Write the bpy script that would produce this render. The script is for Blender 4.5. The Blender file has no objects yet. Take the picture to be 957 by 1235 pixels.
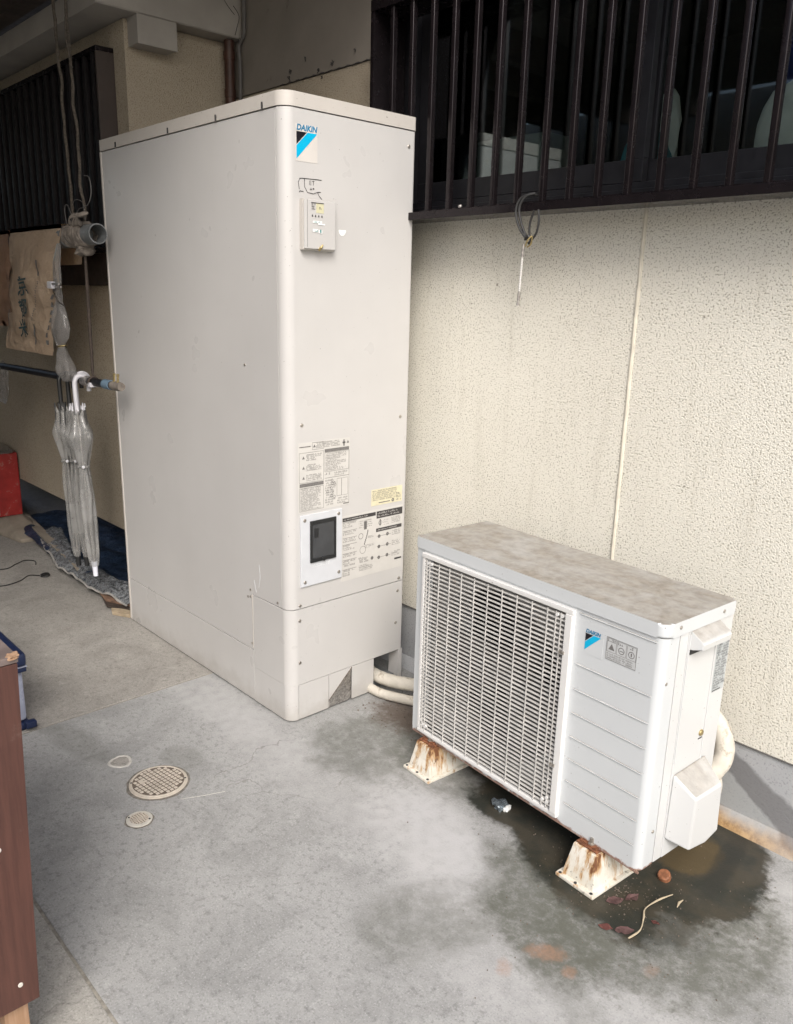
import bpy, bmesh, math, random
from mathutils import Vector, Matrix, noise
random.seed(7)
R = math.radians
PI = math.pi
scn = bpy.context.scene
col = scn.collection

# ------------------------------------------------------------------ camera
cam_d = bpy.data.cameras.new('camera')
cam = bpy.data.objects.new('camera', cam_d)
col.objects.link(cam)
rv = Vector((0.672277872, 0.739984295, 0.02158022)).normalized()
fv = Vector((-0.709614544, 0.652444640, -0.266013516)).normalized()
uv = rv.cross(fv).normalized()
m = Matrix((rv, uv, -fv)).transposed().to_4x4()
m.translation = Vector((1.93856633, -1.37123888, 1.33574627))
cam.matrix_world = m
cam_d.sensor_fit = 'HORIZONTAL'
cam_d.sensor_width = 36
cam_d.lens = 985.16 / 957 * 36
cam_d.shift_x = (478.5 - 469.49) / 957
cam_d.shift_y = (628.81 - 617.5) / 957
cam_d.clip_start = 0.02
cam_d.clip_end = 400
scn.camera = cam

# ------------------------------------------------------------------ light
SUN_DIR = Vector((0.66, -0.50, 0.78)).normalized()      # towards the sun
w = bpy.data.worlds.new("World")
scn.world = w
w.use_nodes = True
wn = w.node_tree.nodes
bg = wn['Background']
sky = wn.new('ShaderNodeTexSky')
sky.sky_type = 'NISHITA'
sky.sun_disc = False
sky.sun_elevation = math.asin(SUN_DIR.z)
sky.sun_rotation = math.atan2(SUN_DIR.x, SUN_DIR.y)
sky.air_density = 1.0
sky.dust_density = 4.0
sky.ozone_density = 0.6
hs = wn.new('ShaderNodeHueSaturation')                 # cloudy, nearly grey sky
hs.inputs['Saturation'].default_value = 0.85
w.node_tree.links.new(sky.outputs[0], hs.inputs['Color'])
w.node_tree.links.new(hs.outputs[0], bg.inputs['Color'])
bg.inputs['Strength'].default_value = 0.12
sun_d = bpy.data.lights.new('sun', 'SUN')
sun_d.energy = 1.3
sun_d.angle = R(28)
sun_d.color = (1.0, 0.985, 0.965)
sun = bpy.data.objects.new('sun', sun_d)
sun.rotation_euler = SUN_DIR.to_track_quat('Z', 'Y').to_euler()
sun.location = (4, -3, 5)
col.objects.link(sun)
scn.view_settings.view_transform = 'Standard'
scn.view_settings.look = 'None'
scn.view_settings.exposure = 0.90
scn.view_settings.gamma = 1.0
scn.cycles.max_bounces = 8
scn.cycles.transparent_max_bounces = 12

# ------------------------------------------------------------------ materials
class NT:
    def __init__(s, name):
        s.m = bpy.data.materials.new(name); s.m.use_nodes = True
        s.t = s.m.node_tree; s.b = s.t.nodes['Principled BSDF']; s.out = s.t.nodes['Material Output']
    def n(s, typ, **kw):
        nd = s.t.nodes.new('ShaderNode' + typ)
        for k, v in kw.items():
            if k[0] == '_': setattr(nd, k[1:], v)
            else:
                nd.inputs[k.replace('__', ' ')].default_value = v
        return nd
    def l(s, a, b):
        s.t.links.new(a, b)
    def math(s, op, a, b=None, clamp=False):
        nd = s.t.nodes.new('ShaderNodeMath'); nd.operation = op; nd.use_clamp = clamp
        for i, v in enumerate((a, b)):
            if v is None: continue
            if isinstance(v, (int, float)): nd.inputs[i].default_value = v
            else: s.l(v, nd.inputs[i])
        return nd.outputs[0]
    def mix(s, fac, a, b):
        nd = s.t.nodes.new('ShaderNodeMix'); nd.data_type = 'RGBA'
        for i, v in ((0, fac), (6, a), (7, b)):
            if isinstance(v, (int, float)): nd.inputs[i].default_value = v
            elif isinstance(v, tuple): nd.inputs[i].default_value = (*v[:3], 1)
            else: s.l(v, nd.inputs[i])
        return nd.outputs[2]
    def ramp(s, v, a, b, lo=0.0, hi=1.0, smooth=True):
        nd = s.t.nodes.new('ShaderNodeMapRange'); nd.interpolation_type = 'SMOOTHSTEP' if smooth else 'LINEAR'
        s.l(v, nd.inputs[0]); nd.inputs[1].default_value = a; nd.inputs[2].default_value = b
        nd.inputs[3].default_value = lo; nd.inputs[4].default_value = hi
        return nd.outputs[0]
    def noise(s, scale, detail=4, rough=.55, vec=None, dist=0):
        nd = s.t.nodes.new('ShaderNodeTexNoise'); nd.inputs['Scale'].default_value = scale
        nd.inputs['Detail'].default_value = detail; nd.inputs['Roughness'].default_value = rough
        nd.inputs['Distortion'].default_value = dist
        s.l(vec if vec is not None else s.pos(), nd.inputs['Vector'])
        return nd.outputs['Fac']
    def pos(s):
        if not hasattr(s, '_p'): s._p = s.t.nodes.new('ShaderNodeNewGeometry')
        return s._p.outputs['Position']
    def normal(s):
        s.pos(); return s._p.outputs['Normal']
    def sep(s, v):
        nd = s.t.nodes.new('ShaderNodeSeparateXYZ'); s.l(v, nd.inputs[0]); return nd.outputs
    def scalev(s, sx, sy, sz):
        nd = s.t.nodes.new('ShaderNodeVectorMath'); nd.operation = 'MULTIPLY'
        s.l(s.pos(), nd.inputs[0]); nd.inputs[1].default_value = (sx, sy, sz); return nd.outputs[0]
    def bump(s, h, strength, dist=.002, prev=None):
        nd = s.t.nodes.new('ShaderNodeBump'); nd.inputs['Strength'].default_value = strength
        nd.inputs['Distance'].default_value = dist; s.l(h, nd.inputs['Height'])
        if prev is not None: s.l(prev, nd.inputs['Normal'])
        return nd.outputs[0]
    def blob(s, cx, cy, rx, ry, rot=0, soft=.35, warp=.5, wn=None):
        a = s.t.nodes.new('ShaderNodeVectorMath'); a.operation = 'SUBTRACT'; s.l(s.pos(), a.inputs[0]); a.inputs[1].default_value = (cx, cy, 0)
        r = s.t.nodes.new('ShaderNodeVectorRotate'); r.rotation_type = 'Z_AXIS'; s.l(a.outputs[0], r.inputs['Vector']); r.inputs['Angle'].default_value = -R(rot)
        d = s.t.nodes.new('ShaderNodeVectorMath'); d.operation = 'MULTIPLY'; s.l(r.outputs[0], d.inputs[0]); d.inputs[1].default_value = (1/rx, 1/ry, 0)
        ln = s.t.nodes.new('ShaderNodeVectorMath'); ln.operation = 'LENGTH'; s.l(d.outputs[0], ln.inputs[0])
        v = ln.outputs['Value']
        if wn is not None:
            v = s.math('ADD', v, s.math('MULTIPLY', s.math('SUBTRACT', wn, .5), warp*2))
        return s.ramp(v, 1+soft, 1-soft)

def simple(name, c, rough=.5, metal=0, var=.12, scale=20, bump=0, bscale=200, spec=None, alpha=None, dirt=None, bdist=.001, coat=0):
    n = NT(name)
    f = n.noise(scale, 5)
    hi = tuple(min(1, x*(1+var)) for x in c); lo = tuple(x*(1-var) for x in c)
    cc = n.mix(n.ramp(f, .3, .7), lo, hi)
    if dirt:
        dc, dth, dsc = dirt
        g = n.noise(dsc, 8, .7)
        cc = n.mix(n.ramp(g, dth, dth+.12), cc, dc)
    n.l(cc, n.b.inputs['Base Color'])
    n.b.inputs['Metallic'].default_value = metal
    n.l(n.ramp(n.noise(scale*2.3, 3), .2, .8, max(0, rough-.07), min(1, rough+.07)), n.b.inputs['Roughness'])
    if bump: n.l(n.bump(n.noise(bscale, 4), bump, bdist), n.b.inputs['Normal'])
    if alpha is not None: n.b.inputs['Alpha'].default_value = alpha
    if spec is not None: n.b.inputs['Specular IOR Level'].default_value = spec
    if coat: n.b.inputs['Coat Weight'].default_value = coat
    return n.m
M = {}

# stucco (sprayed lysin finish): cream grains, dark pits
def stucco(name, base, pit, blot):
    n = NT(name)
    v1 = n.noise(215, 2, .5); v2 = n.noise(330, 2, .5); big = n.noise(1.3, 4, .5)
    c = n.mix(n.ramp(big, .3, .7), base, blot)
    c = n.mix(n.math('MULTIPLY', n.ramp(v1, .45, .36), n.ramp(n.noise(9, 3), .2, .8, .6, 1.0)), c, pit)
    c = n.mix(n.ramp(v2, .62, .74, 0, .5), c, (.80, .78, .70))
    # rare dark specks
    c = n.mix(n.ramp(n.noise(34, 2, .5), .77, .80, 0, .75), c, (.12, .11, .08))
    # faint vertical rain streaks
    st = n.noise(5, 5, .6, n.scalev(4, 4, .35))
    c = n.mix(n.ramp(st, .52, .8, 0, .32), c, (.38, .35, .28))
    n.l(c, n.b.inputs['Base Color']); n.b.inputs['Roughness'].default_value = .92
    n.b.inputs['Specular IOR Level'].default_value = .2
    b = n.bump(v1, .75, .0035); b = n.bump(v2, .5, .002, b)
    n.l(b, n.b.inputs['Normal'])
    return n.m
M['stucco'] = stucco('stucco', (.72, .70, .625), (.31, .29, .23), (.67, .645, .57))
M['stucco_shade'] = stucco('stucco_tan_shade', (.43, .375, .29), (.22, .19, .14), (.37, .32, .25))  # tan left wall; also cream wall's upper panel, with shade in the colour
M['plaster'] = simple('plaster', (.21, .19, .165), .9, var=.1, scale=4, bump=.3, bscale=90, dirt=((.14, .12, .10), .62, 14))
M['eave_paint'] = simple('eave_paint', (.34, .32, .29), .75, var=.08, scale=7, dirt=((.13, .11, .09), .66, 9))
M['soffit'] = simple('soffit', (.34, .32, .29), .8, var=.1, scale=5)

# foundation: grey sprayed mortar, dark sloping band, ochre stain along the bottom
def foundation():
    n = NT('foundation'); p = n.sep(n.pos())
    g = n.noise(170, 3, .6)
    c = n.mix(n.ramp(n.noise(3, 4), .3, .7), (.33, .34, .355), (.40, .41, .42))
    c = n.mix(n.ramp(g, .45, .34, 0, .5), c, (.2, .2, .21))
    wv = n.noise(7, 4, .55)
    # painted dark band, slopes down to the right from behind the pipe
    line = n.math('ADD', n.math('MULTIPLY', n.math('SUBTRACT', p[0], 1.16), -0.62), .185)
    line = n.math('ADD', line, n.math('MULTIPLY', n.math('SUBTRACT', wv, .5), .09))
    d = n.math('SUBTRACT', p[2], line)
    band = n.math('MULTIPLY', n.ramp(d, .028, .010), n.ramp(d, -.075, -.060))
    band = n.math('MULTIPLY', band, n.ramp(p[0], 1.02, 1.12))
    c = n.mix(n.math('MULTIPLY', band, .8), c, (.155, .155, .16))
    low = n.math('MULTIPLY', n.ramp(d, -.062, -.075), n.ramp(p[0], .9, 1.05))
    c = n.mix(n.math('MULTIPLY', low, .6), c, (.31, .325, .325))
    och = n.math('MULTIPLY', n.ramp(n.math('ADD', p[2], n.math('MULTIPLY', wv, .04)), .062, .030), n.ramp(p[0], 1.52, 1.15))
    och = n.math('MULTIPLY', och, n.ramp(p[0], .95, 1.10))
    c = n.mix(n.math('MULTIPLY', och, .95), c, n.mix(n.ramp(n.noise(40, 6, .7), .35, .65), (.22, .12, .04), (.42, .27, .12)))
    n.l(c, n.b.inputs['Base Color'])
    n.l(n.ramp(band, 0, 1, .9, .55), n.b.inputs['Roughness'])
    n.l(n.bump(g, .5, .002), n.b.inputs['Normal'])
    return n.m
M['foundation'] = foundation()

# concrete floor with its stains
def concrete(name, base, base2, stains=True, wave=.2):
    n = NT(name)
    big = n.noise(1.1, 5, .6); mid = n.noise(5.5, 7, .7, dist=.6); fine = n.noise(60, 6, .7); grit = n.noise(230, 3, .7)
    c = n.mix(n.ramp(big, .30, .70), base, base2)
    c = n.mix(n.ramp(mid, .42, .66, 0, .5), c, tuple(x*.66 for x in base))
    c = n.mix(n.ramp(n.noise(17, 7, .72, dist=.4), .55, .72, 0, .40), c, tuple(x*.62 for x in base))
    c = n.mix(n.ramp(n.noise(14, 6, .7), .56, .70, 0, .35), c, tuple(min(1, x*1.30) for x in base2))
    c = n.mix(n.ramp(fine, .50, .66, 0, .62), c, tuple(x*.58 for x in base))
    c = n.mix(n.ramp(grit, .56, .68, 0, .50), c, tuple(min(1, x*1.45) for x in base2))
    c = n.mix(n.ramp(grit, .44, .32, 0, .60), c, tuple(x*.42 for x in base))
    rough = .86; wetv = None
    if stains:
        wn_ = n.noise(4.2, 6, .62); wf = n.noise(16, 5, .65)
        wmx = n.math('ADD', n.math('ADD', n.math('MULTIPLY', wn_, .42), n.math('MULTIPLY', wf, .32)), n.math('MULTIPLY', n.noise(60, 6, .75), .26))
        B = lambda *a, soft=.4, warp=.6, **k: n.blob(*a, wn=wmx, soft=soft*.48, warp=warp*1.45, **k)
        mul = lambda a, k: n.math('MULTIPLY', a, k)
        # efflorescence haze, pale
        for bl, k in ((B(.60, -.02, .34, .13, -30, soft=.7, warp=.9), .75), (B(.28, -.12, .5, .12, 0, soft=.8, warp=.9), .40),
                      (B(.82, -.10, .16, .10, -30, soft=.7, warp=.9), .60),
                      (B(-.30, -.10, .5, .09, 0, soft=.7, warp=1.0), .50), (B(1.18, -.22, .42, .13, 10, soft=.8, warp=.9), .40),
                      (B(1.42, .36, .22, .16, 0, soft=.8, warp=.9), .55)):
            c = n.mix(n.math('MULTIPLY', mul(bl, k), n.ramp(n.noise(30, 6, .75), .30, .62, .25, 1)), c, (.45, .448, .448))
        # grey-green damp film
        for bl, k in ((B(.28, .12, .19, .22, 20, soft=.5, warp=.9), .58), (B(.50, .24, .24, .17, 0, soft=.5, warp=.8), .60),
                      (B(1.03, -.045, .24, .125, -30, soft=.4, warp=.7), .85), (B(.90, -.24, .11, .20, -15, soft=.6, warp=.8), .52),
                      (B(1.22, .16, .27, .28, 0, soft=.30, warp=.6), .85), (B(1.12, -.16, .30, .05, -20, soft=.6, warp=.8), .35), (B(-.05, -.36, .07, .05, 10, soft=.6, warp=1.), .35),
                      (B(-.33, -.56, .16, .05, 10, soft=.7, warp=1.), .35)):
            c = n.mix(n.math('MULTIPLY', mul(bl, k), n.ramp(n.noise(26, 8, .8), .30, .60, .30, 1)), c, (.105, .108, .090))
        # wet, almost black
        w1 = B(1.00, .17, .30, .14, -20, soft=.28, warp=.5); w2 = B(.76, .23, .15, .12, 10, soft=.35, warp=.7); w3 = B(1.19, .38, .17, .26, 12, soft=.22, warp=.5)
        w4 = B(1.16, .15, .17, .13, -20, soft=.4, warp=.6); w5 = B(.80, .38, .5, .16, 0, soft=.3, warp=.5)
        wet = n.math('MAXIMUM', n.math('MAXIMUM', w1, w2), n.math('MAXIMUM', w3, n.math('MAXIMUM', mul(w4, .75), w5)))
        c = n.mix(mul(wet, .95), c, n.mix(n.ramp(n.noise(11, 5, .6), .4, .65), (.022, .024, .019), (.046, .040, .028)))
        # brown water in the puddle behind
        c = n.mix(mul(B(1.165, .40, .075, .09, 0, soft=.3, warp=.5), .8), c, (.095, .070, .036))
        c = n.mix(mul(B(1.24, .44, .028, .17, 10, soft=.5, warp=.6), .6), c, (.030, .030, .026))
        for bl, k in ((B(.70, -.02, .17, .075, -25, soft=.6, warp=.9), .60), (B(.86, -.105, .06, .09, -20, soft=.7, warp=.9), .45), (B(.52, .03, .12, .06, -20, soft=.7, warp=.9), .35)):
            c = n.mix(n.math('MULTIPLY', mul(bl, k), n.ramp(n.noise(30, 6, .75), .30, .62, .35, 1)), c, (.44, .44, .445))
        wmx = n.math('ADD', n.math('MULTIPLY', wf, .6), n.math('MULTIPLY', n.noise(70, 5, .7), .4))
        B = lambda *a, **k: n.blob(*a, wn=wmx, **k)
        # terracotta spots
        for bl, k in ((B(1.122, -.144, .038, .021, 40, soft=.5, warp=1.5), .55), (B(1.091, -.241, .013, .020, 40, soft=.6, warp=1.5), .38),
                      (B(1.191, -.149, .013, .015, 0, soft=.5, warp=1.5), .45), (B(1.30, -.02, .014, .018, 0, soft=.6, warp=1.5), .3)):
            c = n.mix(n.math('MULTIPLY', mul(bl, k), n.ramp(n.noise(120, 4, .7), .30, .60, .45, 1)), c, (.34, .19, .12))
        # dark soil by the pipes
        c = n.mix(mul(B(.20, .33, .13, .09, 0, soft=.5, warp=1.2), .8), c, (.09, .062, .045))
        c = n.mix(mul(B(.33, .40, .12, .10, 0, soft=.5, warp=1.2), .6), c, (.06, .048, .038))
        wetv = wet
    # hairline cracks
    vo = n.t.nodes.new('ShaderNodeTexVoronoi'); vo.feature = 'DISTANCE_TO_EDGE'; vo.inputs['Scale'].default_value = .9
    wv = n.t.nodes.new('ShaderNodeVectorMath'); wv.operation = 'ADD'
    nc = n.t.nodes.new('ShaderNodeTexNoise'); nc.inputs['Scale'].default_value = 4; nc.inputs['Detail'].default_value = 6; n.l(n.pos(), nc.inputs['Vector'])
    sc = n.t.nodes.new('ShaderNodeVectorMath'); sc.operation = 'SCALE'; n.l(nc.outputs['Color'], sc.inputs[0]); sc.inputs['Scale'].default_value = .35
    n.l(n.pos(), wv.inputs[0]); n.l(sc.outputs[0], wv.inputs[1]); n.l(wv.outputs[0], vo.inputs['Vector'])
    c = n.mix(n.math('MULTIPLY', n.ramp(vo.outputs['Distance'], .0022, .0006), n.ramp(n.noise(2.1, 2), .50, .62, 0, .45)), c, (.13, .12, .11))
    n.l(c, n.b.inputs['Base Color'])
    if wetv is not None:
        n.l(n.ramp(wetv, .1, 1, rough, .38), n.b.inputs['Roughness'])
    else: n.b.inputs['Roughness'].default_value = rough
    n.b.inputs['Specular IOR Level'].default_value = .3
    b = n.bump(mid, wave, .012); b = n.bump(fine, .35, .003, b); b = n.bump(grit, .35, .001, b)
    n.l(b, n.b.inputs['Normal'])
    return n.m
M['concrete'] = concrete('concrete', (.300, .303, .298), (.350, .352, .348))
M['concrete_old'] = concrete('concrete_old', (.285, .272, .25), (.345, .33, .305), stains=False, wave=.45)
M['concrete_side'] = concrete('concrete_side', (.33, .32, .295), (.38, .37, .345), stains=False, wave=.1)
M['joint'] = simple('joint_filler', (.24, .225, .195), .95, var=.3, scale=60)
M['asphalt'] = simple('asphalt', (.16, .16, .155), .95, var=.25, scale=30, bump=.5, bscale=200)
M['bead'] = simple('sealant_bead', (.62, .585, .49), .75, var=.1, scale=30, bump=.4, bscale=60)
M['fillet'] = simple('mortar_fillet', (.46, .36, .20), .85, var=.2, scale=30, bump=.5, bscale=120, dirt=((.50, .28, .08), .48, 18))

def painted(name, c, rough, dirtc, dth, grime_up=0, rust=None, streak=0, foot=0):
    n = NT(name); p = n.sep(n.pos())
    cc = n.mix(n.ramp(n.noise(3.5, 4), .3, .7), tuple(x*.975 for x in c), tuple(min(1, x*1.02) for x in c))
    # soft dirt mottling + small specks
    cc = n.mix(n.ramp(n.noise(26, 8, .75), dth, dth+.16, 0, .16), cc, dirtc)
    cc = n.mix(n.ramp(n.noise(150, 2, .5), .735, .76, 0, .8), cc, tuple(x*.4 for x in dirtc))
    if streak:
        st = n.noise(3, 4, .5, n.scalev(5, 5, .25))
        cc = n.mix(n.ramp(st, .52, .78, 0, streak), cc, dirtc)
    if foot:
        k = n.math('MULTIPLY', n.ramp(n.math('ADD', p[2], n.math('MULTIPLY', n.math('SUBTRACT', n.noise(14, 7, .7), .5), .16)), .09, -.01), foot)
        cc = n.mix(k, cc, (.33, .31, .28))
    if grime_up:
        g = n.math('ADD', n.math('MULTIPLY', n.noise(7, 8, .72, dist=1.2), .65), n.math('MULTIPLY', n.noise(5, 6, .6, n.scalev(1, 5, 1)), .35))
        up = n.ramp(n.sep(n.normal())[2], .55, .95)
        cc = n.mix(n.math('MULTIPLY', up, n.ramp(g, .36, .74, .97, .50*grime_up)), cc, n.mix(n.ramp(n.noise(40, 6, .7), .35, .65), (.18, .155, .125), (.29, .26, .22)))
    if rust:
        z0, z1, amt = rust
        g = n.noise(45, 6, .7)
        k = n.math('ADD', n.ramp(p[2], z0, z1, 0, 1, False), n.math('MULTIPLY', n.math('SUBTRACT', g, .5), 1.6))
        cc = n.mix(n.math('MULTIPLY', n.ramp(k, .38, .12), amt), cc, (.20, .085, .045))
    n.l(cc, n.b.inputs['Base Color'])
    n.l(n.ramp(n.noise(5, 3), .3, .7, rough-.03, rough+.05), n.b.inputs['Roughness'])
    n.l(n.bump(n.noise(500, 2), .06, .0006, n.bump(n.noise(3, 2), .16, .012)), n.b.inputs['Normal'])
    return n.m
M['tank'] = painted('tank_paint', (.515, .508, .498), .30, (.43, .41, .38), .76, streak=.05, foot=.5)
M['tank_cap'] = painted('tank_cap_paint', (.51, .485, .45), .45, (.36, .31, .25), .52, grime_up=.8)
M['unit'] = painted('unit_paint', (.55, .575, .59), .36, (.42, .40, .37), .62, grime_up=1, rust=(.098, .118, .85))
M['unit_side'] = painted('unit_side_paint', (.57, .58, .58), .36, (.46, .43, .38), .60, grime_up=.8, rust=(.09, .104, .8))
M['guard'] = painted('guard_plastic', (.66, .66, .65), .42, (.45, .42, .38), .58)
M['slat'] = simple('slat_plastic', (.56, .55, .53), .5, var=.12, scale=30, dirt=((.36, .31, .26), .60, 25))
M['shroud'] = simple('fan_shroud', (.20, .20, .195), .5, var=.15, scale=20, dirt=((.2, .17, .14), .55, 30))
M['fan'] = simple('fan_plastic', (.075, .072, .07), .5, var=.2, scale=20)
M['dark'] = simple('dark_inside', (.012, .012, .012), .8)
M['gap'] = simple('gap_dark', (.035, .035, .035), .8)
M['screw'] = simple('screw_steel', (.42, .39, .35), .4, .8, var=.3, scale=200)
M['rust'] = simple('rust', (.17, .065, .03), .9, var=.5, scale=70, bump=.8, bscale=180, dirt=((.05, .025, .015), .55, 60))
M['label'] = simple('label_film', (.56, .55, .525), .45, var=.03)
M['label_white'] = simple('label_white', (.56, .58, .61), .4, var=.03)
M['label_yellow'] = simple('label_yellow', (.63, .59, .42), .45, var=.05, scale=40)
M['label_grey'] = simple('label_grey', (.42, .45, .46), .4, var=.08, scale=50)
M['label_unit'] = simple('label_unit', (.50, .515, .52), .4, var=.05, scale=50)
M['ink'] = simple('ink', (.16, .155, .15), .6, var=.2, scale=300)
M['ink_dark'] = simple('ink_dark', (.045, .042, .042), .55)
M['black'] = simple('black_print', (.008, .008, .012), .4)
M['cyan'] = simple('cyan_print', (.0, .40, .66), .4, var=.04)
M['logo_blue'] = simple('logo_blue', (.01, .17, .33), .4)
M['film'] = simple('sticker_film', (.60, .575, .54), .35, var=.03)
M['sticker_y'] = simple('sticker_yellow', (.52, .50, .34), .5)
M['sticker_w'] = simple('sticker_white', (.80, .82, .82), .4)
M['smoke'] = simple('smoked_plastic', (.055, .058, .062), .18, var=.1, coat=.4)
M['blackplastic'] = simple('black_plastic', (.02, .021, .022), .4)
M['insul'] = simple('pipe_insulation', (.55, .52, .455), .75, var=.12, scale=25, bump=.4, bscale=70, dirt=((.34, .30, .24), .55, 25))
M['insul_dark'] = simple('rubber_sleeve', (.11, .08, .075), .6, var=.2)
M['pvc'] = simple('pvc_grey', (.15, .16, .165), .45, var=.15, scale=30, dirt=((.27, .25, .22), .58, 30))
M['bronze'] = simple('bronze_aluminium', (.018, .014, .016), .24, .55, var=.15, scale=15)
M['bronze_side'] = simple('bronze_side', (.060, .046, .040), .5, .2, var=.1, scale=15)
M['bronze_dull'] = simple('bronze_dull', (.013, .011, .012), .6, 0, var=.15, spec=.25)
M['sash'] = simple('sash_black', (.012, .012, .015), .45, .3, var=.2)
M['darkwood'] = simple('dark_timber', (.045, .033, .026), .75, var=.3, scale=20, bump=.4, bscale=60)
M['deck'] = simple('roof_deck', (.11, .10, .09), .85, var=.25, scale=6)
M['brownpipe'] = simple('brown_pipe', (.06, .027, .018), .5, var=.2)
M['cable'] = simple('grey_cable', (.12, .115, .11), .6)
M['blackcable'] = simple('black_cable', (.018, .018, .018), .5)
M['brass'] = simple('brass', (.45, .36, .18), .4, .8, var=.2, scale=200)
M['zinc'] = simple('zinc', (.42, .40, .38), .35, .8, var=.35, scale=150)
M['rope'] = simple('old_rope', (.085, .072, .058), .95, var=.35, scale=120, bump=.8, bscale=300)
M['rag'] = simple('old_rag', (.16, .14, .12), .95, var=.35, scale=40, bump=.6, bscale=90)
M['strap'] = simple('dark_strap', (.055, .042, .034), .9, var=.3, scale=80)
def kraft(name, a, b):
    n = NT(name)
    f = n.noise(9, 7, .7); g = n.noise(60, 5, .7)
    c = n.mix(n.ramp(f, .32, .68), a, b); c = n.mix(n.ramp(g, .55, .72, 0, .35), c, tuple(x*.6 for x in a))
    n.l(c, n.b.inputs['Base Color']); n.b.inputs['Roughness'].default_value = .7
    nn = n.noise(16, 6, .6, dist=1.5); n.l(n.bump(nn, .7, .012, n.bump(n.noise(60, 4), .3, .003)), n.b.inputs['Normal'])
    return n.m
M['kraft'] = kraft('kraft_paper', (.62, .49, .36), (.72, .59, .45))
M['kraft_red'] = kraft('kraft_paper_brown', (.40, .25, .165), (.46, .30, .21))
M['kraft_ink'] = simple('kraft_ink', (.028, .055, .062), .8, var=.4, scale=150)
def clearp(name, c, alpha, rough=.3):
    n = NT(name)
    f = n.noise(30, 5, .6)
    n.l(n.mix(f, tuple(x*.9 for x in c), c), n.b.inputs['Base Color'])
    n.b.inputs['Roughness'].default_value = rough; n.b.inputs['Coat Weight'].default_value = .5
    n.l(n.ramp(n.noise(14, 3, .5), .3, .7, max(0, alpha-.12), min(1, alpha+.12)), n.b.inputs['Alpha'])
    n.l(n.bump(n.noise(18, 3, .5, n.scalev(1, 1, .3), dist=1), .35, .006), n.b.inputs['Normal'])
    return n.m
M['vinyl'] = clearp('clear_vinyl', (.40, .40, .39), .48, .14)
M['poly'] = clearp('clear_polythene', (.33, .32, .31), .42, .2)
M['white'] = simple('white_plastic', (.62, .62, .66), .35, var=.04)
M['ferrule'] = simple('white_ferrule', (.72, .74, .82), .35)
M['redpaint'] = simple('red_paint', (.30, .025, .022), .5, var=.2, scale=12, dirt=((.30, .16, .13), .58, 24))
M['block'] = simple('concrete_block', (.27, .235, .19), .95, var=.15, scale=15, bump=.6, bscale=140)
M['tarp_blue'] = simple('blue_tarp', (.016, .030, .060), .45, var=.4, scale=12, bump=.7, bscale=22, bdist=.02)
M['tarp_clear'] = simple('crumpled_sheet', (.16, .17, .18), .28, var=.6, scale=60, bump=1, bscale=60, bdist=.02, dirt=((.34, .35, .36), .60, 22))
M['tarp_trim'] = simple('sheet_hem', (.36, .35, .33), .5, var=.2, scale=40)
M['board'] = simple('old_board', (.20, .12, .08), .9, var=.25, scale=30, dirt=((.09, .06, .045), .55, 20))
M['board_pale'] = simple('pale_board', (.36, .29, .20), .9, var=.2, scale=30)
def woodp(name, a, b, rough=.42):
    n = NT(name)
    g = n.noise(30, 6, .65, n.scalev(1, 3.5, .22)); c = n.mix(n.ramp(g, .35, .65), a, b)
    c = n.mix(n.ramp(n.noise(18, 8, .75), .62, .74, 0, .35), c, (.17, .12, .10))
    n.l(c, n.b.inputs['Base Color']); n.b.inputs['Roughness'].default_value = rough
    n.l(n.bump(g, .15, .001), n.b.inputs['Normal'])
    return n.m
M['cabinet'] = woodp('brown_melamine', (.062, .026, .020), (.085, .036, .027))
M['cabinet_top'] = simple('worn_top', (.16, .125, .115), .6, var=.2, scale=25, dirt=((.42, .25, .14), .60, 22))
M['rawwood'] = woodp('raw_wood', (.28, .17, .10), (.36, .23, .15), .8)
M['crate'] = simple('blue_plastic', (.010, .018, .055), .35, var=.15)
M['crate_clear'] = simple('frosted_bin', (.27, .29, .37), .3, var=.12, scale=15)
M['cover'] = simple('drain_cover', (.50, .45, .385), .75, var=.10, scale=40, bump=.3, bscale=200)
M['cover_low'] = simple('drain_cover_groove', (.13, .105, .085), .9, var=.2, scale=60)
M['cover_pale'] = simple('drain_rim', (.54, .52, .47), .65, var=.08, scale=60)
M['recess_dirt'] = simple('recess_dirt', (.17, .155, .135), .95, var=.3, scale=90)
M['mortar'] = simple('mortar_ring', (.47, .455, .425), .9, var=.12, scale=60, bump=.4, bscale=200)
def mount():
    n = NT('mount_plastic'); p = n.sep(n.pos())
    c = n.mix(n.ramp(n.noise(18, 5), .3, .7), (.60, .57, .49), (.70, .68, .62))
    st = n.noise(16, 6, .65, n.scalev(3, 3, .5))
    k = n.math('ADD', st, n.ramp(p[2], .0, .1, -.10, .12, False))
    c = n.mix(n.ramp(k, .44, .60, 0, .9), c, (.42, .235, .08))
    c = n.mix(n.ramp(n.math('ADD', k, n.math('MULTIPLY', n.noise(60, 4), .3)), .70, .80, 0, .95), c, (.14, .055, .025))
    c = n.mix(n.ramp(n.noise(60, 6, .8), .60, .66, 0, .8), c, (.10, .09, .07))
    n.l(c, n.b.inputs['Base Color']); n.b.inputs['Roughness'].default_value = .6
    n.l(n.bump(n.noise(140, 4), .4, .002), n.b.inputs['Normal'])
    return n.m
M['mount'] = mount()
M['leaf'] = simple('dead_petal', (.20, .115, .11), .8, var=.3, scale=60)
M['leaf_red'] = simple('dead_petal_red', (.19, .075, .065), .8, var=.3, scale=60)
M['straw'] = simple('straw', (.40, .34, .24), .7)
M['cap'] = simple('orange_cap', (.24, .10, .05), .6, var=.35, scale=80)
M['foil'] = simple('grey_foil', (.22, .26, .29), .25, .6, var=.4, scale=120)
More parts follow.
